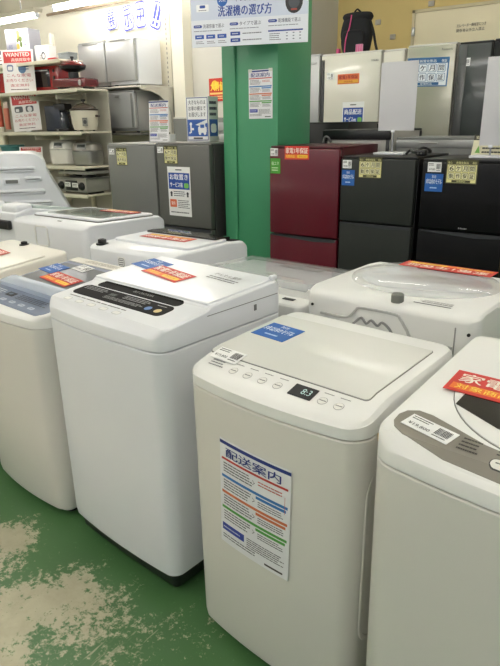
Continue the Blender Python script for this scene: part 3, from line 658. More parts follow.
t = thing('coffee_maker', 'dark blue-black coffee maker with glass jug on the middle shelf', 'coffee maker', (-6.17, 4.69, ZM), .3); t.scale = (.72, .72, 1.05)
bx('body', (-.24, .06, -.1, .13, 0, .27), mat('midnight_plastic', (34,42,58), .3, coat=.3), t, .02, 3); bx('brew_head', (-.06, .16, -.1, .1, .215, .29), BLACKP, t, .015, 3); bx('base', (-.06, .2, -.12, .12, 0, .03), BLACKP, t, .008)
bm = bmesh.new(); lathe(bm, ((.075, .0), (.085, .03), (.085, .1), (.06, .165), (.062, .17)), c=(.07, -.02, .032)); mesh('jug', bm, mat('jug_glass', (60,66,74), .08, coat=.6), t)
tube('jug_handle', [(.13, -.02, .19), (.2, -.02, .19), (.235, -.02, .13), (.225, -.02, .06), (.24, -.02, .03)], .012, BLACKP, t); bx('switch', (-.02, .02, -.125, -.118, .008, .022), CHROME, t, .002)
t = thing('slow_cooker', 'white round slow cooker with dark glass lid on the middle shelf', 'slow cooker', (-5.66, 4.62, ZM), .4); t.scale = (.76, .76, .88)
bm = bmesh.new(); lathe(bm, ((.15, .015), (.165, .02), (.19, .1), (.195, .2), (.2, .245), (.19, .25)), n=40); mesh('body', bm, mat('ivory_enamel', (214,208,190), .3, coat=.3), t)
bm = bmesh.new(); lathe(bm, ((.205, .245), (.207, .262), (.19, .268)), n=40); mesh('rim', bm, mat('brown_rim', (60,46,38), .3), t)
bm = bmesh.new(); lathe(bm, ((.19, .262), (.17, .29), (.11, .32), (.03, .338)), n=36); ld = mesh('lid', bm, mat('brown_glass', (96,84,76), .08, coat=.7), t)
bm = bmesh.new(); lathe(bm, ((.012, .33), (.012, .352), (.034, .358), (.034, .378), (.01, .382)), n=20); mesh('lid_knob', bm, BLACKP, ld)
for sx in (-1, 1): bx('handle', (min(sx*.19, sx*.235), max(sx*.19, sx*.235), -.04, .04, .165, .195), mat('brown_rim'), t, .008)
s = Sheet(.075, .1, (130,128,118)); s.disc(.5, .5, .024, (60,60,60), 1); s.lines(.1, .85, .9, .97, 1, (40,40,40)); s.put('control_plate', t, M=front(.06, -.1955, .06, rz=.3)); 
for a in range(3):
    bm = bmesh.new(); lathe(bm, ((.015, 0), (.018, .018)), c=(.12*math.cos(a*2.1+.4), .12*math.sin(a*2.1+.4), 0), n=12); mesh('foot', bm, BLACKP, t)
def rice(label, x, z, w, hh, mbody, mtop, seed):
    t = thing('rice_cooker', label, 'rice cooker', (x, 4.64, z), .35)
    bm = bmesh.new(); d = .25
    loft(bm, [[(a, b, zz) for a, b in outline(w, d, .09, .02, i)] for zz, i in ((.0, .03), (.012, .012), (.06, .002), (hh*.62, 0), (hh*.64, .004))]); mesh('body', bm, mbody, t)
    bm = bmesh.new(); loft(bm, [[(a, b, zz) for a, b in outline(w, d, .09, .02, i)] for zz, i in ((hh*.645, .004), (hh*.66, .0), (hh*.84, .008), (hh*.95, .03), (hh, .07))]); ld = mesh('lid', bm, mtop, t)
    bm = bmesh.new(); prism(bm, circ(0, .03, .05, .035, 24), hh-.003, hh+.006); mesh('steam_vent', bm, CHROME, ld)
    bm = bmesh.new(); M = Matrix.Translation((0, -d/2-.012, hh*.7)) @ Matrix.Rotation(math.radians(62), 4, 'X'); box(bm, -.06, .06, -.0, .07, -.004, .012, .004, M=M); mesh('control_panel', bm, mat('panel_grey', (150,150,148), .4), t)
    bm = bmesh.new(); box(bm, -.05, .05, .02, .055, .011, .015, .001, M=M); mesh('display', bm, mat('lcd', (46,52,50), .2), t)
    bx('latch', (-.02, .02, -d/2-.02, -d/2-.0, hh*.6, hh*.66), CHROME, t, .004)
rice('white rounded rice cooker with small grey display, lower shelf', -6.10, ZL, .33, .27, mat('white_gloss', (226,224,216), .25, coat=.4), mat('white_gloss'), 1)
rice('brushed silver rice cooker with dark band, lower shelf right end', -5.69, ZL, .33, .25, CHROME, mat('silver_lid', (150,146,138), .3, metal=.5), 2)
def stove(label, x, z, w):
    t = thing('gas_stove', label, 'stove', (x, 4.58, z)); bx('body', (-w/2, w/2, -.17, .17, .02, .17), mat('stove_grey', (156,154,146), .4, metal=.2), t, .012, 3)
    bx('top_plate', (-w/2-.01, w/2+.01, -.18, .18, .165, .18), CHROME, t, .004)
    for sx in (-w*.25, w*.25):
        bm = bmesh.new(); lathe(bm, ((.07, .18), (.07, .19), (.04, .195), (.03, .2)), c=(sx, 0, 0), n=24); mesh('burner', bm, BLACKP, t)
        bx('trivet', (sx-.09, sx+.09, -.006, .006, .2, .212), BLACKP, t, .002)
    for sx in (-w*.36, w*.36):
        bm = bmesh.new(); lathe(bm, ((.045, -.004), (.045, .012), (.03, .03), (.026, .036)), n=24, M=Matrix.Translation((sx, -.17, .09)) @ Matrix.Rotation(PI/2, 4, 'X')); mesh('knob', bm, BLACKP, t)
    bx('grill_door', (-w*.2, w*.2, -.178, -.168, .04, .15), mat('grill_black', (34,34,34), .3), t, .004)
    s = Sheet(.1, .05, (236,236,232)); s.lines(.1, .2, .9, .8, 2, INK); s.put('price_label', t, M=front(-.11, -.18, .08)); s = Sheet(.1, .05, (236,236,232)); s.lines(.1, .2, .9, .8, 2, INK); s.put('price_label', t, M=front(.02, -.18, .075))
    for sx in (-w/2+.05, w/2-.05): bx('foot', (sx-.02, sx+.02, -.1, .1, 0, .022), BLACKP, t, .003)
stove('silver two-burner gas stove with price cards between its knobs, lowest visible shelf', -5.74, ZB, .5)
t = thing('gas_stove', 'black-topped thin stove lying above the other gas stove, under the rice cookers', 'stove', (-5.74, 4.6, ZB+.214)); bx('body', (-.25, .25, -.16, .16, 0, .035), mat('stove_grey'), t, .006)
bx('top_plate', (-.24, .24, -.15, .15, .033, .042), BLACKP, t, .003)
for k, (x, z, c) in enumerate(((-6.98, 1.63, (190,80,60)), (-6.84, 1.60, (206,120,100)))):
    t = thing('blister_pack', ['orange-topped red packet hanging at the left edge between the shelves', 'pinkish packet hanging right next to the orange-topped one'][k], 'packet', (x, 4.42, z)); bx('pouch', (-.04, .04, -.015, .015, -.14, .1), mat('packet_%d' % k, c, .4), t, .006); bx('header_card', (-.045, .045, -.004, .004, .1, .17), mat('packet_card_%d' % k, ((230,130,40), (220,200,190))[k], .6), t, .001)
    tube('hook', [(0, .28, .16), (0, .02, .155), (0, -.02, .165)], .003, CHROME, t)
t = thing('plastic_basin', 'teal plastic tub at the left edge of the lower shelf', 'tub', (-7.1, 4.6, ZL)); bm = bmesh.new(); lathe(bm, ((.1, 0), (.14, .2), (.15, .2), (.15, .215), (.13, .215)), n=28); mesh('tub', bm, mat('teal_plastic', (80,140,140), .4), t)
bm = bmesh.new(); lathe(bm, ((.152, .19), (.158, .2), (.152, .212)), n=28); mesh('rim', bm, mat('teal_plastic'), t)
# ---------------------------------------------------------------- shelf with the small refrigerators
u = thing('display_rack', 'long white rack board with curved bracket carrying the small refrigerators', 'shelf', (-5.4, 5.35, 0))
RKW = mat('rack_white', (210,206,194), .4, var=.02)
bx('shelf_board', (-1.2, .28, -.36, .16, 1.885, 1.905), RKW, u, .004)
bx('shelf_board', (-1.2, .24, -.36, .16, 1.38, 1.403), mat('rack_dark', (96,94,88), .5), u, .004)
bm = bmesh.new(); P = [(-.36, 1.885), (-.36, 1.86)]+[(-.32+.5*math.sin(a), 1.86-.42*(1-math.cos(a))) for a in (.2, .5, .8, 1.1, 1.4, PI/2)]+[(.15, 1.42), (.15, 1.885)]
loft(bm, [[(x, y, z) for y, z in P] for x in (.262, .277)]); mesh('bracket', bm, RKW, u)
bx('upright', (-1.18, -1.13, .1, .15, 0, 1.9), RKW, u, .003); bx('upright', (.2, .25, .11, .15, 0, 1.9), RKW, u, .003)
GSM = 'small refrigerators on the raised rack'
def small(label, x0, x1, z, h, dm, cm, d=.42, split=None, y=5.02):
    return fridge(label, x0, x1, y, d, h, dm, cm, split, group=GSM, z0=z, bev=.012)
f = small('small silver refrigerator at the left end of the raised rack', -6.16, -5.705, 1.906, .49, SILV, SILVG); bx('top_grip', (-.12, .12, -.228, -.222, .455, .47), CHROME, f, .003)
f = small('small silver refrigerator with broad white side, at the right end of the raised rack', -5.685, -5.225, 1.906, .485, SILV, WHITE); bx('top_grip', (-.12, .12, -.228, -.222, .46, .475), CHROME, f, .003)
f = small('small silver-grey refrigerator standing below the raised board', -5.8, -5.28, 1.404, .455, SILVG, SILVG); bx('badge', (-.03, .04, -.229, -.224, .38, .4), CHROME, f, .002); bx('door_edge', (.225, .25, -.228, -.222, .06, .42), STEELL, f, .002)
f = small('pale small refrigerator under the board, left of the silver-grey one', -6.3, -5.83, 1.404, .455, SILV, SILVG)
f = fridge('grey chest-like appliance', -4.68, -3.95, 5.0, .6, 1.56, STEELL, STEELL, None, group=None, topm=RKW); f.name = 'storage_cabinet'; f['label'] = 'low grey cabinet with pale top behind the folded advertising box'; f['category'] = 'cabinet'
bx('front_grille', (.05, .34, -.306, -.299, 1.42, 1.5), SILVG, f, .003); bx('front_grille', (.05, .34, -.306, -.299, 1.31, 1.39), SILVG, f, .003)
# notices standing on the fridges
t = thing('notice_stand', 'white delivery notice standing on the mid-grey refrigerator', 'sign', (-3.585, 3.66, 1.352))
sh_delivery(.215, .31).put('notice_sheet', t, M=front(-.107, 0, .002, tilt=-.05)); bx('acrylic_foot', (-.11, .12, -.01, .07, -.006, .002), LIDGLASS, t, .001); bx('side_card', (.108, .125, -.002, .06, 0, .06), mat('white_card'), t, .001)
t = thing('carton_sign', 'white folded advertising box with blue car picture on the dark steel-grey refrigerator', 'sign', (-3.24, 3.80, 1.3525), .05)
bx('carton', (-.115, .105, -.055, .07, 0, .33), mat('white_card'), t, .002)
s = clear_sheet(.22, .33); s.rect(.03, .03, .97, .985, (40,60,130), 0); s.rect(.055, .045, .945, .97, (240,240,240), 1)
for k, l in enumerate(('大きなものは', 'お車の横まで', 'お運びします')): s.text(l, .12, .83-.135*k, .88, .93-.135*k, (40,44,60), lv=3, bold=.02)
s.rect(.06, .12, .94, .5, (44,90,170), 2)
s.disc(.2, .4, .012, (240,240,240), 3); s.rect(.17, .2, .23, .37, (240,240,240), 3); s.rect(.12, .18, .17, .22, (240,240,240), 3); s.rect(.23, .26, .33, .31, (240,240,240), 3)
s.poly([(.4, .38), (.94, .5), (.94, .42), (.55, .36)], (240,240,240), 3); s.rr(.52, .2, .9, .34, (240,240,240), 3, .25); s.rr(.58, .3, .84, .42, (240,240,240), 3, .3); s.rr(.62, .31, .8, .385, (44,90,170), 4, .2); s.disc(.6, .19, .013, (240,240,240), 4); s.disc(.82, .19, .013, (240,240,240), 4)
s.rr(.3, .06, .72, .095, (60,60,66), 3); s.put('printed_face', t, M=front(-.115, -.0555, 0))
s = clear_sheet(.12, .33); s.lines(.1, .55, .9, .93, 3, (60,60,80), .5); s.rect(.06, .12, .94, .5, (44,90,170), 1); s.rr(.2, .2, .8, .4, (240,240,240), 2); s.put('printed_side', t, M=front(.1055, -.055, 0, rz=PI/2))
def blank_sign(label, x, y, z, x0, x1, z0, z1, cable=False, rz=0):
    t = thing('sign_stand', label, 'sign', (x, y, z), rz)
    bx('base_plate', (-.10, .10, -.07, .07, 0, .014), PLW, t, .005); bx('rod', (-.005, .005, -.004, .004, .012, z0-z+.02), mat('clear_rod', (170,172,174), .2, metal=.5), t, .001)
    bx('board', (x0-x, x1-x, -.008, -.004, z0-z, z1-z), mat('blank_card', (206,206,210), .55, var=.01), t, .001); bx('holder', (-.012, .012, -.01, -.002, z0-z-.01, z0-z+.004), PLW, t, .001)
blank_sign('blank pale sign board on a small white stand on the charcoal refrigerator', -1.62, 3.76, 1.281, -1.72, -1.48, 1.425, 1.825)
blank_sign('blank pale sign board on a small white stand on the black refrigerator at right', -1.0, 3.72, 1.273, -1.065, -.75, 1.34, 1.81)
t = thing('pop_card', 'small cream and black printed card leaning beside the right blank sign', 'sign', (-1.15, 3.86, 1.273), 0); s = Sheet(.2, .13, (232,228,196)); s.rect(0, .75, 1, 1, (60,58,50)); s.text('安心のお手入れ', .06, .8, .94, .95, (240,236,200)); s.poly([(.1, .15), (.25, .15), (.18, .5)], (120,180,80)); s.lines(.3, .1, .95, .65, 3, (70,70,60)); s.put('printed_card', t, M=front(0, 0, .0, tilt=-.35)); bx('card_back', (.02, .18, .005, .055, 0, .01), mat('white_card'), t, .001)
t = tube('extension_cord', [(-1.49, 3.68, 1.29), (-1.48, 3.72, 1.31), (-1.43, 3.66, 1.3), (-1.40, 3.72, 1.325), (-1.37, 3.78, 1.30), (-1.44, 3.83, 1.29), (-1.49, 3.78, 1.295)], .008, BLACKP); tag(t, 'black power cord coiled on top of the charcoal refrigerator', 'cord')
t = thing('power_adapter', 'black power plug lying in the coiled cord on the charcoal refrigerator', 'plug', (-1.385, 3.66, 1.281)); bx('case', (-.03, .03, -.025, .025, 0, .035), BLACKP, t, .006); bx('prong', (-.012, -.008, -.045, -.02, .01, .02), CHROME, t); bx('prong', (.008, .012, -.045, -.02, .01, .02), CHROME, t)
# hanging overhead sign
xa, ya, xb, yb = -2.877, 3.307, -2.145, 3.569
L = math.hypot(xb-xa, yb-ya); ang = math.atan2(yb-ya, xb-xa)
t = thing('hanging_sign', 'large pale hanging guide sign with dark blue heading in front of the green pillar', 'sign', (xa, ya, 1.96), ang)
H = .345
s = Sheet(L, H, (206,214,230), .012)
s.rect(0, 0, 1, .46, (226,230,238), 1)
s.text('洗濯機の選び方', .24, .50, .70, .68, (34,66,150), lv=3, bold=.03)
s.text('トレンド家電', .40, .73, .62, .81, (60,80,130), lv=3); s.disc(.28, .77, .035, (34,96,180), 2); s.text('人気', .25, .745, .31, .795, (240,244,250), lv=4); s.disc(.66, .82, .03, (34,96,180), 2)
s.rr(.05, .6, .16, .72, (238,240,244), 2, .1); s.rr(.08, .66, .13, .71, (44,80,160), 3); s.lines(.07, .61, .15, .64, 1, (120,120,130), lv=3)
# round black appliance picture
s.poly([(.885+.075*math.cos(a/20*2*PI)*(1 if abs(math.cos(a/20*2*PI)) < .8 else .96), .68+.2*math.sin(a/20*2*PI)) for a in range(20)], (34,36,40), 3); s.poly([(.885+.045*math.cos(a/20*2*PI), .66+.1*math.sin(a/20*2*PI)) for a in range(20)], (66,70,76), 4); s.rect(.86, .53, .91, .56, (150,60,50), 5)
for k, (x0, st) in enumerate(((.02, '洗濯容量で選ぶ'), (.34, 'タイプで選ぶ'), (.67, '乾燥機能で選ぶ'))):
    yo = .012*k
    s.rr(x0, .33+yo, x0+.075, .38+yo, (34,66,150), 2, .5); s.lines(x0+.01, .345+yo, x0+.065, .365+yo, 1, (220,225,240), lv=3); s.text(st, x0+.085, .32+yo, x0+.27, .39+yo, (50,60,90), lv=3, bold=.01); s.lines(x0, .26+yo, x0+.26, .29+yo, 1, (130,135,150), lv=3)
for k in range(3): s.rr(.03+.1*k, .14, .11+.1*k, .21, (44,84,170), 2, .1); s.lines(.035+.1*k, .05, .11+.1*k, .11, 2, (130,130,140)); s.lines(.045+.1*k, .16, .095+.1*k, .19, 1, (220,225,240), lv=3)
for k in range(2): s.rr(.345, .17-.11*k, .43, .235-.11*k, (34,66,150), 2, .1); s.lines(.45, .18-.11*k, .62, .22-.11*k, 1, (110,112,124)); s.lines(.36, .185-.11*k, .42, .22-.11*k, 1, (220,225,240), lv=3)
s.rect(.67, .2, .96, .225, (34,66,150), 2); s.lines(.68, .05, .78, .18, 4, (120,120,130))
for a in range(3):
    for b in range(3): s.rr(.82+.055*a, .06+.05*b, .835+.055*a, .075+.05*b, (90,96,120), 2)
s.put('printed_board', t, M=front(0, 0, 0))
for xx in (.12, L-.12): tube('hanging_wire', [(xx, .006, H-.005), (xx, .006, H+.4), (xx, .006, 3.0-1.96)], .0025, CHROME, t, 6)
# wall cut-out letters
WB = 5.62
def cut(ch, cx, cz, w, h, roll, lab):
    t = thing('cutout_letter', lab, 'wall letter', (cx, WB-.03, cz), 0, 'outlined letters on the wall above the rack')
    s = Sheet(w, h, (238,240,244), .01); c = (56,64,186)
    s.rr(0, 0, 1, 1, c, 1, .25); s.rr(.07, .06, .93, .94, (236,238,246), 2, .22)
    if ch == '!!':
        for x0 in (.2, .56): s.poly([(x0, .34), (x0+.22, .34), (x0+.24, .88), (x0-.02, .88)], c, 3); s.rr(x0, .12, x0+.2, .27, c, 3)
    else: s.text(ch, .15, .14, .85, .86, c, lv=3, bold=.03)
    s.put('letter', t, M=Matrix.Translation((0, 0, 0)) @ front(0, 0, 0, roll=roll) @ Matrix.Translation((-w/2, -h/2, 0)))
    bx('spacer', (-.02, .02, .0, .03, -.02, .02), mat('white_card'), t, .002)
cut('展', -6.16, 2.71, .18, .22, .12, 'outlined blue letter 展, first of the four on the wall')
cut('示', -5.87, 2.70, .18, .27, .14, 'outlined blue letter 示 on the wall, second of the four')
cut('中', -5.65, 2.715, .17, .28, .02, 'outlined blue letter 中 on the wall')
cut('!!', -5.385, 2.68, .17, .29, -.38, 'tilted double exclamation mark on the wall above the rack')
t = tube('wall_pipe', [(-7.35, 5.55, 2.88), (-6.3, 5.55, 2.88), (-5.25, 5.55, 2.88)], .018, mat('brown_pipe', (150,132,112), .5)); tag(t, 'thin brown pipe running along the wall above the outlined letters', 'pipe')
# ---------------------------------------------------------------- room shell
def st(o): o['kind'] = 'structure'; return o
def flat(name, dims, m): return st(bx(name, dims, m, None, 0))
# floor: green paint worn down to concrete
fm = bpy.data.materials.new('painted_concrete_floor'); fm.use_nodes = True; nt = fm.node_tree; b = nt.nodes['Principled BSDF']; N = nt.nodes.new; K = nt.links.new
tc = N('ShaderNodeTexCoord')
def noise(sc, det, rough=.5, vec=None, dist=0):
    n = N('ShaderNodeTexNoise'); n.inputs['Scale'].default_value = sc; n.inputs['Detail'].default_value = det; n.inputs['Roughness'].default_value = rough; n.inputs['Distortion'].default_value = dist; K(vec or tc.outputs['Object'], n.inputs['Vector']); return n.outputs['Fac']
def mth(op, a, b_=None, c=None):
    n = N('ShaderNodeMath'); n.operation = op
    for i, v in enumerate((a, b_, c)):
        if v is None: continue
        if isinstance(v, (int, float)): n.inputs[i].default_value = v
        else: K(v, n.inputs[i])
    return n.outputs[0]
def ramp(v, *st_):
    n = N('ShaderNodeValToRGB'); e = n.color_ramp.elements
    e[0].position, e[0].color = st_[0]; e[1].position, e[1].color = st_[-1]
    for p, c in st_[1:-1]: x = e.new(p); x.color = c
    K(v, n.inputs[0]); return n.outputs[0]
def mixc(f, a, b_):
    n = N('ShaderNodeMix'); n.data_type = 'RGBA'
    for i, v in ((0, f), (6, a), (7, b_)):
        if hasattr(v, 'is_linked'): K(v, n.inputs[i])
        elif isinstance(v, (int, float)): n.inputs[i].default_value = v
        else: n.inputs[i].default_value = v
    return n.outputs[2]
sep = N('ShaderNodeSeparateXYZ'); K(tc.outputs['Object'], sep.inputs[0])
# wear: strongest along the walking aisle in front of the machines
edge = mth('MINIMUM', mth('MULTIPLY_ADD', sep.outputs['Y'], -1, 1.0), mth('MULTIPLY_ADD', sep.outputs['X'], -.5, -.535))   # >0 in the aisle
wear = mth('ADD', mth('MULTIPLY', edge, 1.5), mth('MULTIPLY', mth('SUBTRACT', noise(4.5, 4), .5), 1.5))
wear = mth('ADD', wear, mth('MULTIPLY', mth('SUBTRACT', noise(34, 10, .82), .5), 1.9))
wm = ramp(wear, (.08, (0,0,0,1)), (.16, (1,1,1,1)))
mp = N('ShaderNodeMapping'); mp.inputs['Scale'].default_value = (60, 6, 1); mp.inputs['Rotation'].default_value = (0, 0, .6); K(tc.outputs['Object'], mp.inputs[0])
scr = ramp(mth('MULTIPLY', noise(1, 3, .6, mp.outputs[0]), noise(2.2, 2)), (.40, (0,0,0,1)), (.43, (1,1,1,1)))
green = mixc(noise(2.5, 5), (lin(66), lin(106), lin(62), 1), (lin(88), lin(130), lin(82), 1))
green = mixc(ramp(noise(40, 5, .7), (.62, (0,0,0,1)), (.72, (1,1,1,1))), green, (lin(104), lin(146), lin(98), 1))
conc = mixc(noise(14, 6, .7), (lin(164), lin(158), lin(132), 1), (lin(208), lin(204), lin(178), 1))
mask = mth('MAXIMUM', wm, mth('MULTIPLY', scr, .6))
K(mixc(mask, green, conc), b.inputs['Base Color']); K(mth('MULTIPLY_ADD', mask, .3, .32), b.inputs['Roughness'])
bp = N('ShaderNodeBump'); bp.inputs['Strength'].default_value = .12; bp.inputs['Distance'].default_value = .003; K(mth('MULTIPLY_ADD', mask, -1, mth('MULTIPLY', noise(50, 4), .2)), bp.inputs['Height']); K(bp.outputs[0], b.inputs['Normal'])
flat('floor', (-9.2, 4.2, -4.2, 7.0, -.1, 0), fm)
flat('ceiling', (-9.2, 4.2, -4.2, 7.0, 3.0, 3.1), mat('ceiling_board', (222,218,204), .8, var=.02, scale=3))
WL = mat('cream_wall', (238,233,216), .75, var=.02, scale=2); WG = mat('pale_grey_wall', (204,201,192), .75, var=.02, scale=2); WY = mat('ochre_wall', (206,184,122), .8, var=.05, scale=3)
flat('wall_back', (-9.2, -3.42, WB, 7.0, 0, 3.0), WG)
flat('wall_rear', (-3.42, 4.2, 6.3, 7.0, 0, 3.0), WY)
flat('wall_left', (-9.3, -9.2, -4.2, 7.0, 0, 3.0), WL)
flat('wall_cream', (-9.2, -5.09, WB-.012, WB, 0, 3.0), WL)
flat('trim_1', (-5.09, -4.91, WB-.14, WB, 0, 3.0), WL)
flat('trim_2', (-5.42, -5.30, WB-.03, WB, 0, 3.0), SHW)
# slotted strip
bm = bmesh.new(); box(bm, -5.25, -5.13, WB-.11, WB-.08, 0, 3.0)
for k in range(26): box(bm, -5.195, -5.185, WB-.1115, WB-.11, 1.7+.05*k, 1.725+.05*k, mi=1)
st(mesh('trim_3', bm, [SHW, SEAM]))
# green pillar
GP = mat('green_paint', (72,150,108), .42, var=.05, scale=3, coat=.1)
st(bx('trim_4', (-2.87, -2.405, 3.615, 4.05, 0, 3.0), GP, None, .004))
st(bx('trim_5', (-2.87, -2.755, 3.60, 3.63, 0, 3.0), GP, None, .003))
s = sh_delivery(.2, .315); t = thing('notice_sheet', 'white printed notice with coloured bands taped to the green pillar', 'notice', (-2.545, 3.613, 1.512)); s.put('paper', t, M=front(-.1, 0, 0))
for xx in (-.085, .085):
    bx('tape', (xx-.015, xx+.015, -.004, -.002, .3, .32), mat('clear_tape', (210,214,200), .3), t, 0)
s = Sheet(.24, .24, (196,50,34)); t = thing('wall_poster', 'red and yellow square poster on the grey wall left of the green pillar', 'poster', (-4.54, WB-.014, 1.73)); s.disc(.35, .7, .05, (240,190,60)); s.text('大特価', .1, .45, .9, .85, (248,214,70), bold=.03, lv=2); s.rect(.05, .3, .95, .38, (240,200,120)); s.lines(.1, .08, .9, .26, 2, (250,220,160)); s.put('paper', t, M=front(-.12, 0, 0)); bx('backing', (-.12, .12, .001, .012, 0, .24), mat('white_card'), t, 0)
# board on the ochre wall
hb = thing('wall_hatch', 'large cream hatch board with two lines of black writing high on the ochre wall', 'hatch', (-1.2, 6.28, 2.45))
CB = mat('cream_board', (226,216,184), .6, var=.02)
bx('panel', (-1.34, 1.6, -.02, .015, -1.3, .035), CB, hb, .004); bx('frame', (-1.37, -1.34, -.03, .015, -1.3, .065), mat('frame_cream', (196,184,150), .5), hb, .003); bx('frame', (-1.37, 1.6, -.03, .015, .035, .065), mat('frame_cream'), hb, .003)
for z in (-.12, -.3): bx('hinge', (-1.36, -1.33, -.045, -.028, z-.05, z+.03), CHROME, hb, .004)
s = clear_sheet(.27, .085); s.text('エレベーター機械室につき', 0, .58, 1, .92, INK, bold=.01); s.text('関係者以外立入禁止', 0, .08, .97, .42, INK, bold=.01); s.put('lettering', hb, M=front(-.92, -.0215, -.18))
for k, (x, z) in enumerate(((-2.95, 2.45), (-2.4, 2.56), (-2.05, 2.58), (-2.78, 2.30))):
    t = thing('wall_clip', ['tape patch on the ochre wall near the backpack', 'metal clip on the ochre wall above the hatch, left', 'metal clip on the ochre wall above the hatch, right', 'pale spot plate on the ochre wall right of the backpack'][k], 'clip', (x, 6.295, z)); bx('plate', (-.03, .03, -.012, .004, -.025, .025), mat('dull_plate', (168,162,150), .5), t, .006); bx('screw', (-.005, .005, -.016, -.01, -.005, .005), CHROME, t, .001)
# backpack
bp_ = thing('backpack', 'black backpack with pink trim on top of the tall cream refrigerator', 'backpack', (-2.80, 5.52, 2.081), .1)
BKF = mat('black_nylon', (20,20,23), .85, var=.06, scale=30); PK = mat('pink_trim', (196,70,120), .7)
def soft(name, dims, m, parent, sub=2, squash=.0):
    bm = bmesh.new(); box(bm, *dims); bmesh.ops.subdivide_edges(bm, edges=bm.edges[:], cuts=3, use_grid_fill=True)
    c = Vector(((dims[0]+dims[1])/2, (dims[2]+dims[3])/2, (dims[4]+dims[5])/2)); hw = Vector(((dims[1]-dims[0])/2, (dims[3]-dims[2])/2, (dims[5]-dims[4])/2))
    for v in bm.verts:
        q = Vector(((v.co[i]-c[i])/hw[i] for i in range(3)))
        f = 1-.16*(abs(q.x*q.y)+abs(q.y*q.z)+abs(q.x*q.z))*.6
        v.co = Vector((c[i]+q[i]*hw[i]*(f if not (i == 2 and q.z < -.9) else 1) for i in range(3))) + Vector((random.uniform(-1, 1), random.uniform(-1, 1), 0))*.004
    o = mesh(name, bm, m, parent, ang=180); md = o.modifiers.new('s', 'SUBSURF'); md.levels = md.render_levels = sub; return o
soft('bag_body', (-.15, .15, -.08, .1, 0, .33), BKF, bp_); soft('front_pocket', (-.11, .12, -.13, -.06, .0, .2), BKF, bp_); soft('top_flap', (-.14, .15, -.06, .09, .27, .355), BKF, bp_)
tube('piping', [(-.06, -.125, .01), (-.05, -.128, .12), (-.03, -.1, .22), (-.02, -.085, .32)], .006, PK, bp_, 8)
bx('trim_patch', (.05, .12, -.138, -.12, .0, .07), mat('pink_stripe', (206,140,170), .7), bp_, .006); bx('trim_patch', (-.155, -.125, -.1, -.05, .0, .05), PK, bp_, .006)
for k in range(3): bx('pink_stripe', (.06+.02*k, .068+.02*k, -.141, -.136, .005, .066), PK, bp_, .001)
tube('shoulder_strap', [(.13, .0, .27), (.17, -.02, .18), (.2, -.03, .07), (.22, -.03, .012)], .012, BKF, bp_, 8); tube('carry_loop', [(-.03, .0, .345), (0, .0, .375), (.04, .0, .345)], .008, BKF, bp_, 8)
# ---------------------------------------------------------------- ceiling lamps
TM = bpy.data.materials.new('fluorescent_tube'); TM.use_nodes = True; q = TM.node_tree.nodes['Principled BSDF']; q.inputs['Emission Color'].default_value = (1, .985, .965, 1); q.inputs['Emission Strength'].default_value = 26
def lamp(label, x, y, z, L=1.9, drop=.0):
    t = thing('fluorescent_lamp', label, 'lamp', (x, y, z), 0, 'fluorescent tube lamps under the ceiling')
    bm = bmesh.new(); loft(bm, [[(xx, a, b_) for a, b_ in ((-.06, .07), (.06, .07), (.045, .03), (-.045, .03))] for xx in (-L/2, L/2)]); mesh('housing', bm, mat('lamp_housing', (214,206,186), .5), t)
    bm = bmesh.new(); lathe(bm, ((.015, 0), (.018, .004), (.018, L-.1), (.015, L-.096)), n=14, M=Matrix.Translation((-L/2+.05, 0, 0)) @ Matrix.Rotation(PI/2, 4, 'Y')); mesh('tube', bm, TM, t)
    for xx in (-L/2+.03, L/2-.05): bx('socket', (xx, xx+.03, -.02, .02, -.015, .04), PLW, t, .003)
    if z < 2.9:
        for xx in (-L/2+.3, L/2-.3): tube('suspension_rod', [(xx, 0, .07), (xx, 0, (3.0-z)/2), (xx, 0, 3.0-z)], .006, CHROME, t, 8)
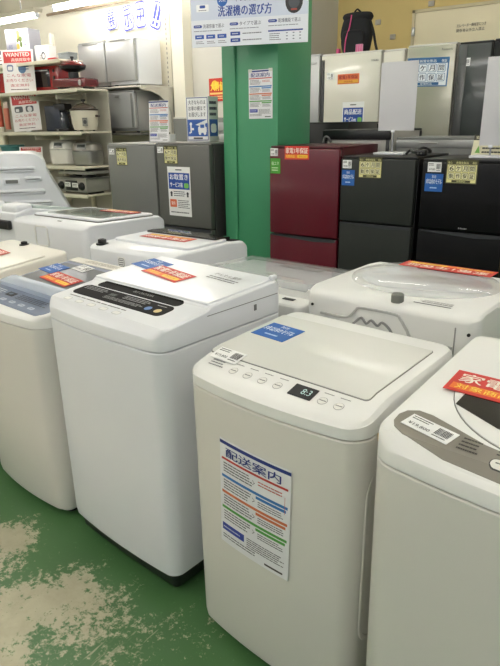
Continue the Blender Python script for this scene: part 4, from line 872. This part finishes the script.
lamp('lit fluorescent tube at top left above the shelves', -7.02, 4.4, 2.60, 2.1)
lamp('lit fluorescent tube, second above the shelves', -4.7, 4.4, 2.63, 2.1)
for y, row in ((-2.6, 'rearmost row behind the viewer'), (-.4, 'row just behind the viewer'), (1.9, 'row above the washing machines')):
    for x, pl in ((-7.2, 'far left end'), (-4.9, 'second from left'), (-2.6, 'middle'), (-.3, 'fourth from left'), (2.0, 'right end')):
        lamp('unseen ceiling tube lamp, %s of the %s' % (pl, row), x, y, 2.92, 2.0)  # lamps out of view, added as light sources for the room
lamp('unseen ceiling tube lamp added in front of the tall cream refrigerator', -2.4, 4.2, 2.92, 2.0); lamp('unseen ceiling tube lamp added in front of the tall black refrigerators', 0, 4.2, 2.92, 2.0)  # unseen lamps, placed forward so the tall refrigerator fronts get lit
lamp('ceiling tube lamp close to the wall above the raised rack', -5.6, 5.3, 2.92, 2.0)
# ---------------------------------------------------------------- camera, world, view
cd = bpy.data.cameras.new('camera'); cam = bpy.data.objects.new('camera', cd); COL.objects.link(cam)
f_, pit, roll, yaw, h = 595.07, .3359, -.0141, .6354, 1.4695
fw = Vector((-math.sin(yaw)*math.cos(pit), math.cos(yaw)*math.cos(pit), -math.sin(pit))); r = Vector((math.cos(yaw), math.sin(yaw), 0)); up = r.cross(fw)
r2 = r*math.cos(roll)+up*math.sin(roll); u2 = -r*math.sin(roll)+up*math.cos(roll)
M = Matrix((r2, u2, -fw)).transposed().to_4x4(); M.translation = (0, 0, h); cam.matrix_world = M
cd.sensor_fit = 'VERTICAL'; cd.sensor_height = 24; cd.sensor_width = 24; cd.lens = 24*f_/666; cd.clip_start = .05; cd.clip_end = 60
S.camera = cam
w = bpy.data.worlds.new('world'); S.world = w; w.use_nodes = True
w.node_tree.nodes['Background'].inputs[0].default_value = (.86, .88, .9, 1); w.node_tree.nodes['Background'].inputs[1].default_value = .3
S.view_settings.view_transform = 'Standard'; S.view_settings.look = 'None'; S.view_settings.gamma = 1; S.view_settings.exposure = .5
S.view_settings.use_curve_mapping = False
